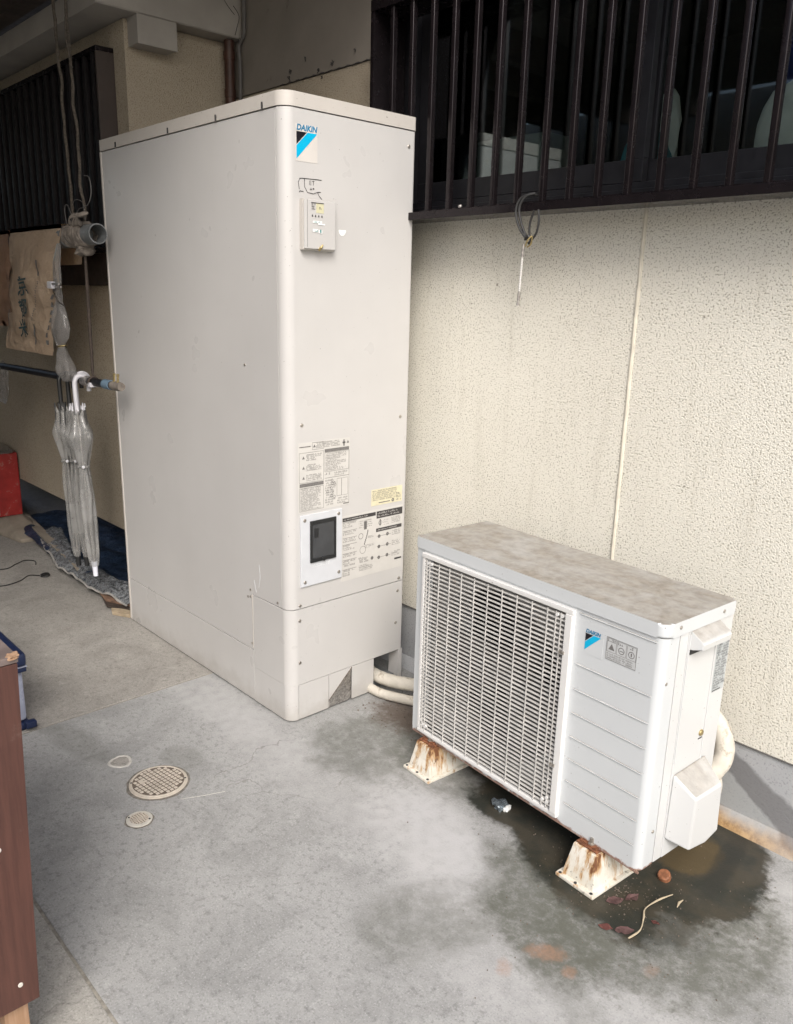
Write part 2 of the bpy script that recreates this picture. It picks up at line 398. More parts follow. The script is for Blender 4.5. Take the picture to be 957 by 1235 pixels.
M['blocker'] = simple('blocker_wall', (.42, .40, .36), .9, var=.08, scale=3)  # for the unseen wall that blocks sky light
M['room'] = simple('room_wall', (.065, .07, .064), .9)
M['roomwood'] = simple('room_wood', (.34, .12, .05), .6)
M["roomgrey"] = simple("room_grey", (.24, .26, .25), .6, var=.1)
M['roomwhite'] = simple('room_white', (.75, .74, .70), .6, var=.1)
M['teal'] = simple('teal_cloth', (.02, .22, .28), .7)
M['bluecloth'] = simple('blue_cloth', (.015, .03, .16), .7)
def glass():
    n = NT('window_glass')
    tr = n.n('BsdfTransparent', Color=(.78, .82, .80, 1)); gl = n.n('BsdfGlossy', Roughness=.02, Color=(.9, .95, 1, 1))
    fr = n.n('Fresnel', IOR=1.45); mx = n.n('MixShader')
    n.l(fr.outputs[0], mx.inputs[0]); n.l(tr.outputs[0], mx.inputs[1]); n.l(gl.outputs[0], mx.inputs[2]); n.l(mx.outputs[0], n.out.inputs['Surface'])
    return n.m
M['glass'] = glass()

# ------------------------------------------------------------------ helpers
WM = {}
def tag(o, label=None, cat=None, group=None, kind=None):
    if label: o['label'] = label
    if cat: o['category'] = cat
    if group: o['group'] = group
    if kind: o['kind'] = kind
    return o
def thing(name, label, cat, loc=(0, 0, 0), rotz=0, group=None, kind=None):
    o = bpy.data.objects.new(name, None); o.empty_display_size = .1
    o.location = loc; o.rotation_euler = (0, 0, rotz); col.objects.link(o)
    WM[o] = Matrix.Translation(loc) @ Matrix.Rotation(rotz, 4, 'Z')
    return tag(o, label, cat, group, kind)
def obj(name, bm, mat, parent=None, local=False, smooth=35, **kw):
    """bm in world coordinates unless local=True (coordinates of the parent)"""
    if smooth:
        for f in bm.faces: f.smooth = True
    bmesh.ops.recalc_face_normals(bm, faces=bm.faces)
    if parent is not None:
        if not local: bm.transform(WM[parent].inverted())
        Mx = WM[parent]
        org = Matrix.Identity(4)
    else:
        xs = [v.co for v in bm.verts]
        lo = Vector((min(c.x for c in xs), min(c.y for c in xs), min(c.z for c in xs))); hi = Vector((max(c.x for c in xs), max(c.y for c in xs), max(c.z for c in xs)))
        T = Matrix.Translation(((lo.x+hi.x)/2, (lo.y+hi.y)/2, lo.z)); bm.transform(T.inverted()); Mx = T; org = T
    me = bpy.data.meshes.new(name); bm.to_mesh(me); bm.free()
    if smooth: me.set_sharp_from_angle(angle=R(smooth))
    for mm in (mat if isinstance(mat, (list, tuple)) else [mat]): me.materials.append(mm)
    o = bpy.data.objects.new(name, me); col.objects.link(o)
    if parent is not None: o.parent = parent
    o.location = org.translation
    WM[o] = Mx
    if smooth and len(me.polygons) < 1500:
        wm_ = o.modifiers.new('wn', 'WEIGHTED_NORMAL'); wm_.keep_sharp = True; wm_.weight = 100
    return tag(o, **kw)
def share(src, name, parent, loc=(0, 0, 0), rot=(0, 0, 0), scale=(1, 1, 1)):
    o = bpy.data.objects.new(name, src.data); col.objects.link(o); o.parent = parent
    o.location = loc; o.rotation_euler = rot; o.scale = scale
    return o
def box(bm, x0, x1, y0, y1, z0, z1, bev=0, seg=2):
    r = bmesh.ops.create_cube(bm, size=1)
    vs = r['verts']
    for v in vs:
        v.co = Vector((x0 + (v.co.x+.5)*(x1-x0), y0 + (v.co.y+.5)*(y1-y0), z0 + (v.co.z+.5)*(z1-z0)))
    if bev:
        es = list({e for v in vs for e in v.link_edges})
        bmesh.ops.bevel(bm, geom=es, offset=bev, segments=seg, profile=.5, affect='EDGES')
    return bm
def B(*a, **k):
    return box(bmesh.new(), *a, **k)
def prism(bm, poly, z0, z1, fn=None, bev=0, seg=2):
    """poly: 2D points, extruded along third axis; fn(a,b,c)->xyz"""
    fn = fn or (lambda a, b, c: (a, b, c))
    lo = [bm.verts.new(fn(a, b, z0)) for a, b in poly]; hi = [bm.verts.new(fn(a, b, z1)) for a, b in poly]
    n = len(poly); fs = []
    fs.append(bm.faces.new(lo[::-1])); fs.append(bm.faces.new(hi))
    for i in range(n): fs.append(bm.faces.new((lo[i], lo[(i+1) % n], hi[(i+1) % n], hi[i])))
    if bev:
        es = list(fs[0].edges) + list(fs[1].edges)
        bmesh.ops.bevel(bm, geom=es, offset=bev, segments=seg, profile=.5, affect='EDGES')
    return bm
def rounded(x0, x1, y0, y1, r00=0, r10=0, r11=0, r01=0, n=8):
    """corner radii at (x0,y0),(x1,y0),(x1,y1),(x0,y1)"""
    pts = []
    for cx, cy, r, a0 in ((x0, y0, r00, 180), (x1, y0, r10, 270), (x1, y1, r11, 0), (x0, y1, r01, 90)):
        sx = 1 if cx == x0 else -1; sy = 1 if cy == y0 else -1
        if r <= 0: pts.append((cx, cy)); continue
        for i in range(n+1):
            a = R(a0 + 90*i/n); pts.append((cx+sx*r + r*math.cos(a), cy+sy*r + r*math.sin(a)))
    return pts
def tube(bm, pts, r, seg=10, caps=True, closed=False):
    pts = [Vector(p) for p in pts]; n = len(pts)
    rs = r if isinstance(r, (list, tuple)) else [r]*n
    rings = []; up = None
    for i, p in enumerate(pts):
        if closed: t = (pts[(i+1) % n]-pts[i-1]).normalized()
        else: t = (pts[min(i+1, n-1)]-pts[max(i-1, 0)]).normalized()
        if up is None:
            up = Vector((0, 0, 1)) if abs(t.z) < .9 else Vector((1, 0, 0))
        up = (up - t*up.dot(t)).normalized(); s = t.cross(up)
        rings.append([bm.verts.new(p + (up*math.cos(2*PI*k/seg) + s*math.sin(2*PI*k/seg))*rs[i]) for k in range(seg)])
    m_ = n if closed else n-1
    for i in range(m_):
        a, b = rings[i], rings[(i+1) % n]
        for k in range(seg): bm.faces.new((a[k], a[(k+1) % seg], b[(k+1) % seg], b[k]))
    if caps and not closed:
        bm.faces.new(rings[0][::-1]); bm.faces.new(rings[-1])
    return bm
def T(*a, **k): return tube(bmesh.new(), *a, **k)
def TW(pts, r, seg=16):
    pts = [Vector(p) for p in pts]; out = [pts[0]]; step = .006
    for a, b in zip(pts, pts[1:]):
        k = max(1, int((b-a).length/step))
        for i in range(1, k+1): out.append(a+(b-a)*i/k)
    rs = [r*(1+.045*((i % 6)/6)+.02*noise.noise(Vector((i*.15, r*100, 0)))) for i in range(len(out))]
    return tube(bmesh.new(), out, rs, seg)
def smoothpath(pts, n=6):
    P = [Vector(p) for p in pts]; out = []
    for i in range(len(P)-1):
        p0 = P[max(i-1, 0)]; p1 = P[i]; p2 = P[i+1]; p3 = P[min(i+2, len(P)-1)]
        for k in range(n):
            t = k/n
            out.append(.5*((2*p1)+(p2-p0)*t+(2*p0-5*p1+4*p2-p3)*t*t+(3*p1-p0-3*p2+p3)*t**3))
    out.append(P[-1]); return out
def disc(bm, c, axis, r, h, seg=12):
    c = Vector(c); a = Vector(axis).normalized()
    tube(bm, [c, c+a*h*.6, c+a*h], [r, r, r*.8], seg); return bm
def text_bm(s, size, fn, off=(0, 0), align='LEFT', shear=0, bold=0, dice=0):
    """flat text triangulated; fn(x,y) -> world point"""
    cu = bpy.data.curves.new('t', 'FONT'); cu.body = s; cu.size = size; cu.align_x = align; cu.shear = shear; cu.offset = bold; cu.resolution_u = 3
    o = bpy.data.objects.new('t', cu); col.objects.link(o)
    dg = bpy.context.evaluated_depsgraph_get(); dg.update()
    me = bpy.data.meshes.new_from_object(o.evaluated_get(dg))
    bm = bmesh.new(); bm.from_mesh(me)
    bpy.data.objects.remove(o); bpy.data.curves.remove(cu); bpy.data.meshes.remove(me)
    for _ in range(dice):
        bmesh.ops.triangulate(bm, faces=bm.faces)
        bmesh.ops.subdivide_edges(bm, edges=[e for e in bm.edges if e.calc_length() > size*.12], cuts=1)
    bmesh.ops.triangulate(bm, faces=bm.faces)
    for v in bm.verts: v.co = Vector(fn(v.co.x+off[0], v.co.y+off[1]))
    return bm
def poly(bm, pts): bm.faces.new([bm.verts.new(p) for p in pts])
def rect(bm, fn, a0, a1, b0, b1): poly(bm, [fn(a0, b0), fn(a1, b0), fn(a1, b1), fn(a0, b1)])
rnd = random.Random(3)
def lines(bm, fn, a0, a1, b0, b1, rows, fill=.62, words=True, full=.9):
    """rows of small characters, too fine to read in the photograph"""
    dh = (b1-b0)/rows
    for i in range(rows):
        b = b1 - dh*(i+.5); h = dh*fill/2; a = a0; end = a0+(a1-a0)*(full if rnd.random() > .35 else rnd.uniform(.45, .9))
        while a < end:
            wd = dh*fill*rnd.uniform(.55, 1.0)
            k = rnd.random()
            if k > .12:
                rect(bm, fn, a, a+wd, b-h, b-h*.55)
                if k > .4: rect(bm, fn, a, a+wd, b+h*.45, b+h)
                if k > .25: rect(bm, fn, a+wd*.35, a+wd*.6, b-h*.5, b+h*.4)
            a += wd*1.22
def frame(bm, fn, a0, a1, b0, b1, t):
    rect(bm, fn, a0, a1, b0, b0+t); rect(bm, fn, a0, a1, b1-t, b1); rect(bm, fn, a0, a0+t, b0+t, b1-t); rect(bm, fn, a1-t, a1, b0+t, b1-t)
def tri_icon(bm, fn, a, b, s):
    poly(bm, [fn(a-s, b-s*.8), fn(a+s, b-s*.8), fn(a, b+s)])
def ring_icon(bm, fn, a, b, s, t, n=16):
    for i in range(n):
        p, q = 2*PI*i/n, 2*PI*(i+1)/n
        poly(bm, [fn(a+s*math.cos(p), b+s*math.sin(p)), fn(a+s*math.cos(q), b+s*math.sin(q)), fn(a+(s-t)*math.cos(q), b+(s-t)*math.sin(q)), fn(a+(s-t)*math.cos(p), b+(s-t)*math.sin(p))])

# ------------------------------------------------------------------ ground and floor
g = bmesh.new(); box(g, -60, 60, -60, 60, -.40, -.13)
tag(obj('ground', g, M['asphalt'], smooth=0), kind='structure')
fl = thing('floor', None, None, (0, 0, -.12), kind='structure')
obj('floor_bed', B(-7, 9, -6.5, .62, -.125, -.0025), M['joint'], fl, smooth=0)
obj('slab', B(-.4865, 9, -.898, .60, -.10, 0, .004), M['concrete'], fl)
obj('slab', B(-7, -.4925, -.898, .60, -.10, .001, .004), M['concrete_old'], fl)
obj('slab', B(-7, 9, -6.5, -.903, -.10, -.001, .004), M['concrete_side'], fl)

# ------------------------------------------------------------------ right house wall
hw = thing('house_wall', 'cream stucco house wall with a vertical joint, behind the water heater and outdoor unit', 'wall', (.5, .68, 0))
YW = .60
JX = .7365
obj('wall_panel', B(-1.2, JX-.004, YW, .75, .231, 1.59, .003), M['stucco'], hw)
obj('wall_panel', B(JX+.004, 6.5, YW, .75, .231, 1.59, .003), M['stucco'], hw)
obj('wall_panel', B(-1.2, -.186, YW, .75, 1.593, 2.088, .002), M['stucco_shade'], hw)  # same cream wall in a darker copy, its shade put into the colour
obj('upper_panel', B(-1.2, -.186, YW-.003, .75, 2.091, 2.74, .002), M['plaster'], hw)
obj('upper_panel', B(-.184, 6.5, YW, .75, 2.46, 3.4, .002), M['stucco'], hw)
obj('wall_panel', B(3.2, 6.5, YW, .75, 1.593, 2.457, .002), M['stucco'], hw)
bd = bmesh.new()
pts = [(JX+.0004*math.sin(i*.9), YW+.001, .232+i*1.355/60) for i in range(61)]
tube(bd, pts, [.0058+.0004*math.sin(i*2.3) for i in range(61)], 8)
obj('joint_sealant', bd, M['bead'], hw)
obj('foundation', B(-1.2, 6.5, YW+.004, .75, -.02, .229, .002), M['foundation'], hw)
obj('drip_edge', B(-1.2, 6.5, YW-.002, YW+.02, .2295, .2335, .001), M['cable'], hw)
fi = bmesh.new(); N = 60
rows = []
for i in range(N+1):
    x = -.2+i*3.2/N; w_ = .040+.006*noise.noise(Vector((x*6, 0, 0))); h_ = .034+.006*noise.noise(Vector((x*5, 3, 0)))
    rows.append([fi.verts.new((x, YW+.006, h_)), fi.verts.new((x, YW-.010, h_*.82)), fi.verts.new((x, YW-w_*.75, .012)), fi.verts.new((x, YW-w_, -.002))])
for i in range(N):
    for k in range(3): fi.faces.new((rows[i][k], rows[i+1][k], rows[i+1][k+1], rows[i][k+1]))
obj('mortar_fillet', fi, M['foundation'], hw)
# dark plant-like marks / debris on the crack line above the heater
mk = bmesh.new()
for i in range(46):
    x = -.86+.66*i/45
    zz = 2.089+.003*math.sin(i*1.9)
    tube(mk, [(x, YW-.005, zz), (x+.018, YW-.005, 2.089+.003*math.sin((i+1)*1.9))], .0011+.0008*rnd.random(), 4)
for cx, cz, s in ((-.80, 2.10, .012), (-.79, 2.125, .008), (-.62, 2.10, .008), (-.54, 2.112, .010), (-.60, 2.075, .006), (-.70, 2.15, .008), (-.42, 2.13, .005)):
    for k in range(7):
        a = rnd.random()*6.3; tube(mk, [(cx+rnd.uniform(-s, s)*.4, YW-.006, cz+rnd.uniform(-s, s)*.4), (cx+s*math.cos(a), YW-.008, cz+s*math.sin(a))], .0012, 4)
obj('crack_moss', mk, M['gap'], hw)

# ------------------------------------------------------------------ room behind the window, with what can be seen through the glass
rm = thing('room', None, None, (1, 1.2, 1.5), kind='structure')
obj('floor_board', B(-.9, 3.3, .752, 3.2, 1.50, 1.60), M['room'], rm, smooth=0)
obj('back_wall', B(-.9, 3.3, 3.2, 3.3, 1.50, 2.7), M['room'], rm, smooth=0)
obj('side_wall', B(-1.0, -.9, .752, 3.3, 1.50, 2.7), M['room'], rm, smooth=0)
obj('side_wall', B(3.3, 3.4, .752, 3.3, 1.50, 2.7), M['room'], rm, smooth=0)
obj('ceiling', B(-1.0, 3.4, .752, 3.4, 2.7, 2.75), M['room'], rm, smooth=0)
tag(obj('wooden_post', B(-.455, -.375, .86, .94, 1.60, 2.70, .004), M['roomwood']), 'reddish brown post inside the window, near its left end', 'post')
def crumple(cx, cy, cz, sx, sy, sz, seed, n=3, amp=.25):
    bm = bmesh.new(); bmesh.ops.create_icosphere(bm, subdivisions=n, radius=1)
    for v in bm.verts:
        d = v.co.normalized(); k = 1+amp*noise.noise(d*1.7+Vector((seed, 0, 0)))+amp*.5*noise.noise(d*4+Vector((0, seed, 0)))
        q = Vector((max(-1, min(1, d.x*1.25)), max(-1, min(1, d.y*1.25)), max(-1, min(1, d.z*1.25))))*k
        v.co = Vector((cx+q.x*sx, cy+q.y*sy, cz+q.z*sz))
    return bm
tag(obj('storage_bag', crumple(-.33, .90, 1.73, .10, .05, .13, 2), M['roomgrey']), 'grey bag standing inside the window beside the reddish post', 'bag')
bt = T([(-.145, .84, 1.60), (-.145, .84, 1.615), (-.145, .84, 1.75), (-.145, .84, 1.775), (-.145, .84, 1.81)], [.028, .032, .032, .014, .013], 14)
tag(obj('bottle', bt, M['roomwhite']), 'small pale bottle inside the window, left of the long grey box', 'bottle')
tag(obj('storage_box', B(-.09, .20, .86, 1.0, 1.60, 1.845, .006), M['roomgrey']), 'long grey box inside the window under the dark glass', 'box')
tag(obj('cloth_bundle', crumple(.56, .86, 1.70, .06, .05, .09, 5), M['teal']), 'teal cloth bundle inside the window, middle of its right half', 'cloth')
tag(obj('paper_sheet', crumple(.575, .90, 1.79, .055, .02, .11, 8), M['roomwhite']), 'crumpled white paper inside the window above the teal bundle', 'paper')
tag(obj('laundry_bag', crumple(1.02, .80, 1.72, .10, .06, .13, 11, 3, .15), M['roomwhite']), 'white bag inside the window at the right edge of the photo', 'bag')
tag(obj('blue_curtain', crumple(1.02, .86, 2.05, .09, .04, .24, 13, 3, .15), M['bluecloth']), 'dark blue cloth hanging inside the window above the white bag', 'curtain')

# sliding window
sw = thing('sliding_window', 'dark framed sliding window behind the vertical bars, above the outdoor unit', 'window', (1.4, .64, 1.59))
f_ = bmesh.new()
box(f_, -.184, 3.19, .604, .70, 1.5935, 1.615, .002); box(f_, -.184, 3.19, .612, .70, 1.615, 1.632, .002); box(f_, -.184, 3.19, .604, .70, 2.43, 2.455, .002)
box(f_, -.184, -.13, .604, .70, 1.632, 2.43, .002); box(f_, 3.16, 3.19, .604, .70, 1.632, 2.43, .002)
obj('frame', f_, M['sash'], sw)
def sash(x0, x1, y):
    s = bmesh.new(); box(s, x0, x1, y, y+.026, 1.634, 1.690, .002); box(s, x0, x1, y, y+.026, 2.39, 2.428, .002)
    box(s, x0, x0+.045, y+.001, y+.025, 1.690, 2.39, .002); box(s, x1-.045, x1, y+.001, y+.025, 1.690, 2.39, .002)
    so = obj('sash', s, M['sash'], sw)
    obj('pane', B(x0+.045, x1-.045, y+.010, y+.014, 1.690, 2.39), M['glass'], so, smooth=0)
sash(-.128, .70, .622); sash(.66, 1.62, .655); sash(1.58, 2.44, .622); sash(2.40, 3.158, .655)

# lattice in front of it
lt = thing('window_lattice', 'dark bronze lattice of vertical bars boxed in front of the right window', 'window lattice', (1.4, .53, 1.56))
obj('bottom_rail', B(-.19, 3.25, .463, .500, 1.562, 1.584, .0015), M['bronze'], lt)
obj('sill', B(-.188, 3.248, .500, .599, 1.566, 1.592, .0015), M['bronze'], lt)
obj('top_rail', B(-.19, 3.25, .463, .599, 2.168, 2.20, .0015), M['bronze'], lt)
obj('side_plate', B(-.192, -.176, .465, .599, 1.584, 2.168, .0015), M['bronze'], lt)
obj('side_plate', B(3.236, 3.25, .465, .599, 1.584, 2.168, .0015), M['bronze'], lt)
b0 = bmesh.new(); box(b0, -.0075, .0075, 0, .018, 0, .584, .0024, 3)
first = obj('bar', b0, M['bronze'], lt, local=True)
lx = -.100-1.4
first.location = (lx, .470-.53, 1.584-1.56)
k = 1
while -.100+k*.0853 < 3.2:
    share(first, 'bar', lt, (lx+k*.0853, .470-.53, 1.584-1.56)); k += 1
# little bolt on the rail
obj('bolt', disc(bmesh.new(), (.21, .470, 1.588), (0, -.3, 1), .006, .006), M['zinc'], lt)

# cable loop with a turnbuckle, hung on the lattice
cl = thing('cable_loop', 'loop of black cable tied to the lattice bottom rail, holding a thin metal rod', 'cable', (.46, .455, 1.31))
def loop(pts, r=.0036): return T(smoothpath(pts, 8), r, 8)
obj('cable', loop([(.478, .452, 1.488), (.452, .447, 1.52), (.438, .446, 1.56), (.446, .450, 1.592), (.470, .462, 1.603), (.486, .500, 1.600), (.484, .500, 1.592)]), M['blackcable'], cl)
obj('cable', loop([(.475, .455, 1.490), (.456, .450, 1.53), (.448, .447, 1.57), (.462, .452, 1.598), (.483, .466, 1.606)]), M['blackcable'], cl)
obj('cable', loop([(.482, .455, 1.495), (.478, .458, 1.530), (.490, .458, 1.563)], .003), M['blackcable'], cl)
obj('cable', loop([(.486, .452, 1.482), (.506, .452, 1.505), (.512, .452, 1.535), (.505, .456, 1.563)], .003), M['blackcable'], cl)
obj('cable', loop([(.470, .452, 1.490), (.482, .446, 1.498), (.490, .452, 1.488), (.478, .458, 1.480)], .004), M['blackcable'], cl)
obj('ring_clip', T(smoothpath([(.478, .444, 1.472), (.488, .440, 1.486), (.497, .446, 1.497), (.492, .450, 1.478), (.480, .450, 1.470)], 5), .0022, 6), M['brass'], cl)
obj('sleeve', T([(.466, .452, 1.478), (.464, .452, 1.445)], .0042, 10), M['zinc'], cl)
rod = bmesh.new(); N = 40
tube(rod, [(.464-.003*i/N, .452, 1.445-.09*i/N) for i in range(N+1)], [.0026+.0009*(i % 2) for i in range(N+1)], 8)
obj('threaded_rod', rod, M['label'], cl)
obj('sleeve', T([(.461, .452, 1.355), (.459, .452, 1.325), (.459, .452, 1.318)], [.0040, .0040, .0052], 10), M['zinc'], cl)

# ------------------------------------------------------------------ left house
lh = thing('left_house_wall', 'tan stucco house wall with barred window, raised above the ground left of the water heater', 'wall', (-3, .35, 0))
XE = -1.20; YL = .146
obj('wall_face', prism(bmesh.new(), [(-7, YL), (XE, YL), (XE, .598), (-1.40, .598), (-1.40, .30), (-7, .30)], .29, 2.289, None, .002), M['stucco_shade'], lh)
obj('floor_joist', B(-7, XE-.002, .31, .40, .20, .29), M['darkwood'], lh, smooth=0)
obj('footing', B(-7, XE-.01, .58, .70, -.02, .5), M['foundation'], lh, smooth=0)
ev = thing('eave_box', 'off-white boxed eave along the top of the tan left wall', 'eave', (-3, .3, 2.29))
obj('soffit', B(-7, -1.119, .012, .596, 2.291, 2.300, .001), M['soffit'], ev)
obj('fascia', B(-7, -1.117, .008, .011, 2.289, 2.365), M['eave_paint'], ev, smooth=0)
obj('end_board', B(-1.1185, -1.1145, .012, .596, 2.293, 2.74, .002), M['eave_paint'], ev)
obj('top_board', B(-7, -1.12, .05, .59, 2.68, 2.72), M['darkwood'], ev, smooth=0)
cr = bmesh.new()
tube(cr, smoothpath([(-1.1135, .56, 2.40), (-1.1135, .585, 2.37), (-1.1135, .575, 2.33), (-1.1135, .565, 2.30)], 5), .0012, 4)
tube(cr, smoothpath([(-1.1135, .50, 2.44), (-1.1135, .53, 2.40), (-1.1135, .565, 2.37)], 5), .0010, 4)
obj('hairline_crack', cr, M['gap'], ev)
vb = thing('vent_box', 'small off-white box fixed under the eave on the end of the tan wall', 'box', (-1.16, .235, 2.19))
obj('box_body', B(-1.199, -1.122, .160, .314, 2.196, 2.2905, .002), M['eave_paint'], vb)
obj('box_cover', B(-1.1215, -1.1155, .158, .316, 2.194, 2.290, .002), M['eave_paint'], vb)
dp = thing('drain_pipe', 'brown pipe with a grey cable in the corner above the water heater', 'pipe', (-1.15, .57, 1.86))
obj('pipe', T([(-1.160, .565, .1), (-1.160, .565, 2.29)], .020, 14), M['brownpipe'], dp)
for z in (2.235, 2.10): obj('pipe_band', T([(-1.160, .565, z-.014), (-1.160, .565, z+.014)], .023, 14), M['brownpipe'], dp)
tag(obj('wall_cable', T(smoothpath([(-1.118, .585, 1.7), (-1.118, .585, 2.0), (-1.112, .583, 2.20), (-1.118, .583, 2.262), (-1.10, .585, 2.284), (-1.085, .585, 2.30), (-1.080, .586, 2.36), (-1.082, .588, 2.74)], 6), .0075, 8), M['cable']), 'grey cable clipped up the corner between eave end and plaster wall', 'cable')

# left lattice window
ll = thing('left_lattice', 'dark window lattice with close vertical bars on the left wall', 'window lattice', (-2.4, .1, 1.38))
LX1 = -1.291; LY = .075
obj('side_board', B(LX1-.010, LX1, LY, YL-.001, 1.50, 2.188, .001), M['bronze_side'], ll)
obj('top_rail', B(-4.6, LX1, LY, YL-.001, 2.1885, 2.205, .001), M['bronze'], ll)
obj('bottom_rail', B(-4.6, LX1, LY, YL-.001, 1.482, 1.4985, .001), M['bronze'], ll)
obj('dark_board', B(-4.6, LX1-.015, .128, YL-.001, 1.352, 1.480, .001), M['darkwood'], ll)  # dark board on the wall below the bottom rail
obj('pane', B(-4.6, LX1-.012, .125, .140, 1.4995, 2.187), M['sash'], ll, smooth=0)
b0 = bmesh.new(); box(b0, -.012, .012, 0, .018, 0, .6885, .0015, 2)
fb = obj('bar', b0, M['bronze_dull'], ll, local=True); fb.location = (LX1-.05+2.4, LY+.004-.1, 1.4992-1.38)
for i in range(1, 40): share(fb, 'bar', ll, (LX1-.05-.079*i+2.4, LY+.004-.1, 1.4992-1.38))

# ------------------------------------------------------------------ carport roof, plus unseen wall and fence added to shade the passage
cp = thing('carport_roof', 'dark timber roof over the passage, seen in the top left corner', 'roof', (-3, -1.4, 2.4))
RX = .30
obj('deck', B(-7, RX, -3.2, .596, 2.76, 2.80), M['deck'], cp, smooth=0)
obj('beam', B(-7, -1.14, -.08, -.004, 2.372, 2.50, .003), M['darkwood'], cp)
obj('beam', B(-7, -1.16, -.20, -.085, 2.44, 2.60, .003), M['sash'], cp)
for i in range(12):
    x = -1.36-.5*i
    obj('rafter', B(x-.03, x+.03, -3.2, -.21, 2.62, 2.758, .002), M['darkwood'], cp)
for i, x in enumerate((-6.9, RX-.12)): obj('post', B(x, x+.10, -3.15, -3.05, -.10, 2.755, .003), M['darkwood'], cp)
tag(obj('blocker_wall', B(-7.2, 1.0, -3.6, -3.45, -.13, 2.8, .003), M['blocker']), 'plain unseen wall added across the passage to shade it', 'wall')
tag(obj('blocker_fence', B(-7.2, -7.05, -3.4, .6, -.13, 1.9, .003), M['darkwood']), 'unseen dark fence added at the far end of the passage to block light', 'fence')

# ------------------------------------------------------------------ water heater tank
LT, WT, HT = 1.137, .487, 1.85
tk = thing('water_heater', 'tall beige water heater cabinet with logo and printed labels against the wall', 'water heater', (-.57, .245, 0))
core = bmesh.new()
prism(core, rounded(-LT+.006, -.006, .006, WT-.006, 0, .032, .006, 0, 8), .130, 1.8135)
box(core, -LT+.006, -.16, .006, WT-.006, .012, .130)
obj('core', core, M['gap'], tk, smooth=0)
fnxz = lambda a, b, c: (a, c, b)
sp = bmesh.new()
L = [(-LT, .191), (-.2045, .191), (-.2045, .3885), (-.0385, .3885), (-.0385, 1.8135), (-LT, 1.8135)]
prism(sp, L, 0, WT, fnxz, .0012)
obj('side_panel', sp, M['tank'], tk)
obj('edge_flange', B(-LT-.003, -LT+.006, -.003, .012, .010, 1.8135, .0012), M['tank_cap'], tk)
obj('skirt_panel', B(-LT, -.2045, 0, WT, .006, .1885, .0012), M['tank'], tk)
fp = bmesh.new(); prism(fp, rounded(-.0365, 0, 0, WT, 0, .034, .010, 0, 10), .3885, 1.8135, None, .0015)
obj('front_panel', fp, M['tank'], tk)
lc = bmesh.new(); prism(lc, rounded(-.2025, 0, 0, WT, 0, .036, .010, 0, 10), .1285, .3855, None, .0015)
prism(lc, rounded(-.2025, 0, 0, .0335, 0, .0334, 0, 0, 10), .006, .1283)
box(lc, -.05, 0, .470, WT, .006, .1283, 0)
obj('lower_cover', lc, M['tank'], tk)
for i, (a, b) in enumerate(((.0355, .1565), (.1585, .2555), (.2575, .3545))):
    if i == 1:
        pl = bmesh.new(); prism(pl, [(a, .036), (b, .1265), (a, .1265)], -.004, -.0004, lambda y, z, x: (x, y, z))
        o = obj('knockout_plate', pl, M['tank'], tk)
        t_ = bmesh.new(); G = 14
        vs = [[t_.verts.new((-.006+.005*noise.noise(Vector((i_*.5, j_*.5, 2)))+.002, a+(b-a)*i_/G, .006+.1205*j_/G)) for j_ in range(G+1)] for i_ in range(G+1)]
        for i_ in range(G):
            for j_ in range(G): t_.faces.new((vs[i_][j_], vs[i_+1][j_], vs[i_+1][j_+1], vs[i_][j_+1]))
        obj('torn_tape', t_, M['zinc'], o, label='crumpled silvery tape where the middle plate has peeled')
        obj('tape_edge', T([(-.0005, a, .034), (-.0005, b, .124)], .0012, 6), M['cover_low'], o)
    else:
        obj('knockout_plate', B(-.004, -.0004, a, b, .006, .1265, .0006), M['tank'], tk)
obj('pipe_recess', B(-.155, -.15, .34, .470, .012, .128), M['fan'], tk, smooth=0)
obj('base_tray', B(-.155, -.02, .30, .468, .006, .028), M['pvc'], tk, smooth=0)
obj('pipe_stub', T([(-.085, .405, .028), (-.085, .405, .075), (-.085, .405, .076), (-.085, .405, .128)], [.017, .017, .012, .012], 16), M['insul'], tk)
cap = bmesh.new(); prism(cap, rounded(-LT-.003, .0025, -.0025, WT+.002, .004, .040, .012, .004, 10), 1.8165, 1.853, None, .006, 3)
obj('top_cap', cap, M['tank_cap'], tk)
obj('seam_strip', B(-.2065, -.2035, -.0012, .004, .196, .386, .0004), M['tank_cap'], tk)
sc0 = disc(bmesh.new(), (0, 0, 0), (1, 0, 0), .0055, .0022, 12)
s0 = obj('screw', sc0, M['screw'], tk, local=True); s0.location = Vector((0, .053, .963))-Vector((-.57, .245, 0))
def scr(x, y, z, rot=0, s=1): share(s0, 'screw', tk, Vector((x, y, z))-Vector((-.57, .245, 0)), (0, 0, rot), (s, s, s))
for y, z in ((.45, .958), (.042, .398), (.462, .398), (.040, .348), (.458, .352), (.040, .205), (.452, .235), (.458, 1.77)): scr(0, y, z)
for x, z in ((-.230, .372), (-.215, .376), (-.060, .400), (-.215, .400), (-.212, .212), (-.216, 1.125)): scr(x, 0, z, -PI/2, .8)
for x in (-.09, -.33, -.62, -1.0):
    n_ = bmesh.new(); box(n_, x-.002, x+.002, -.008, -.0045, 1.816, 1.832); obj('cap_notch', n_, M['gap'], tk, smooth=0)
# dark scratches on the side and front
sx = bmesh.new()
for p in ([(-.16, -.0008, .50), (-.155, -.0008, .46), (-.165, -.0008, .42)], [(-.19, -.0008, .44), (-.18, -.0008, .40)]): tube(sx, p, .0006, 4)
obj('scratch', sx, M['label_white'], tk)
FX = lambda off: (lambda a, b: (off, a, b))
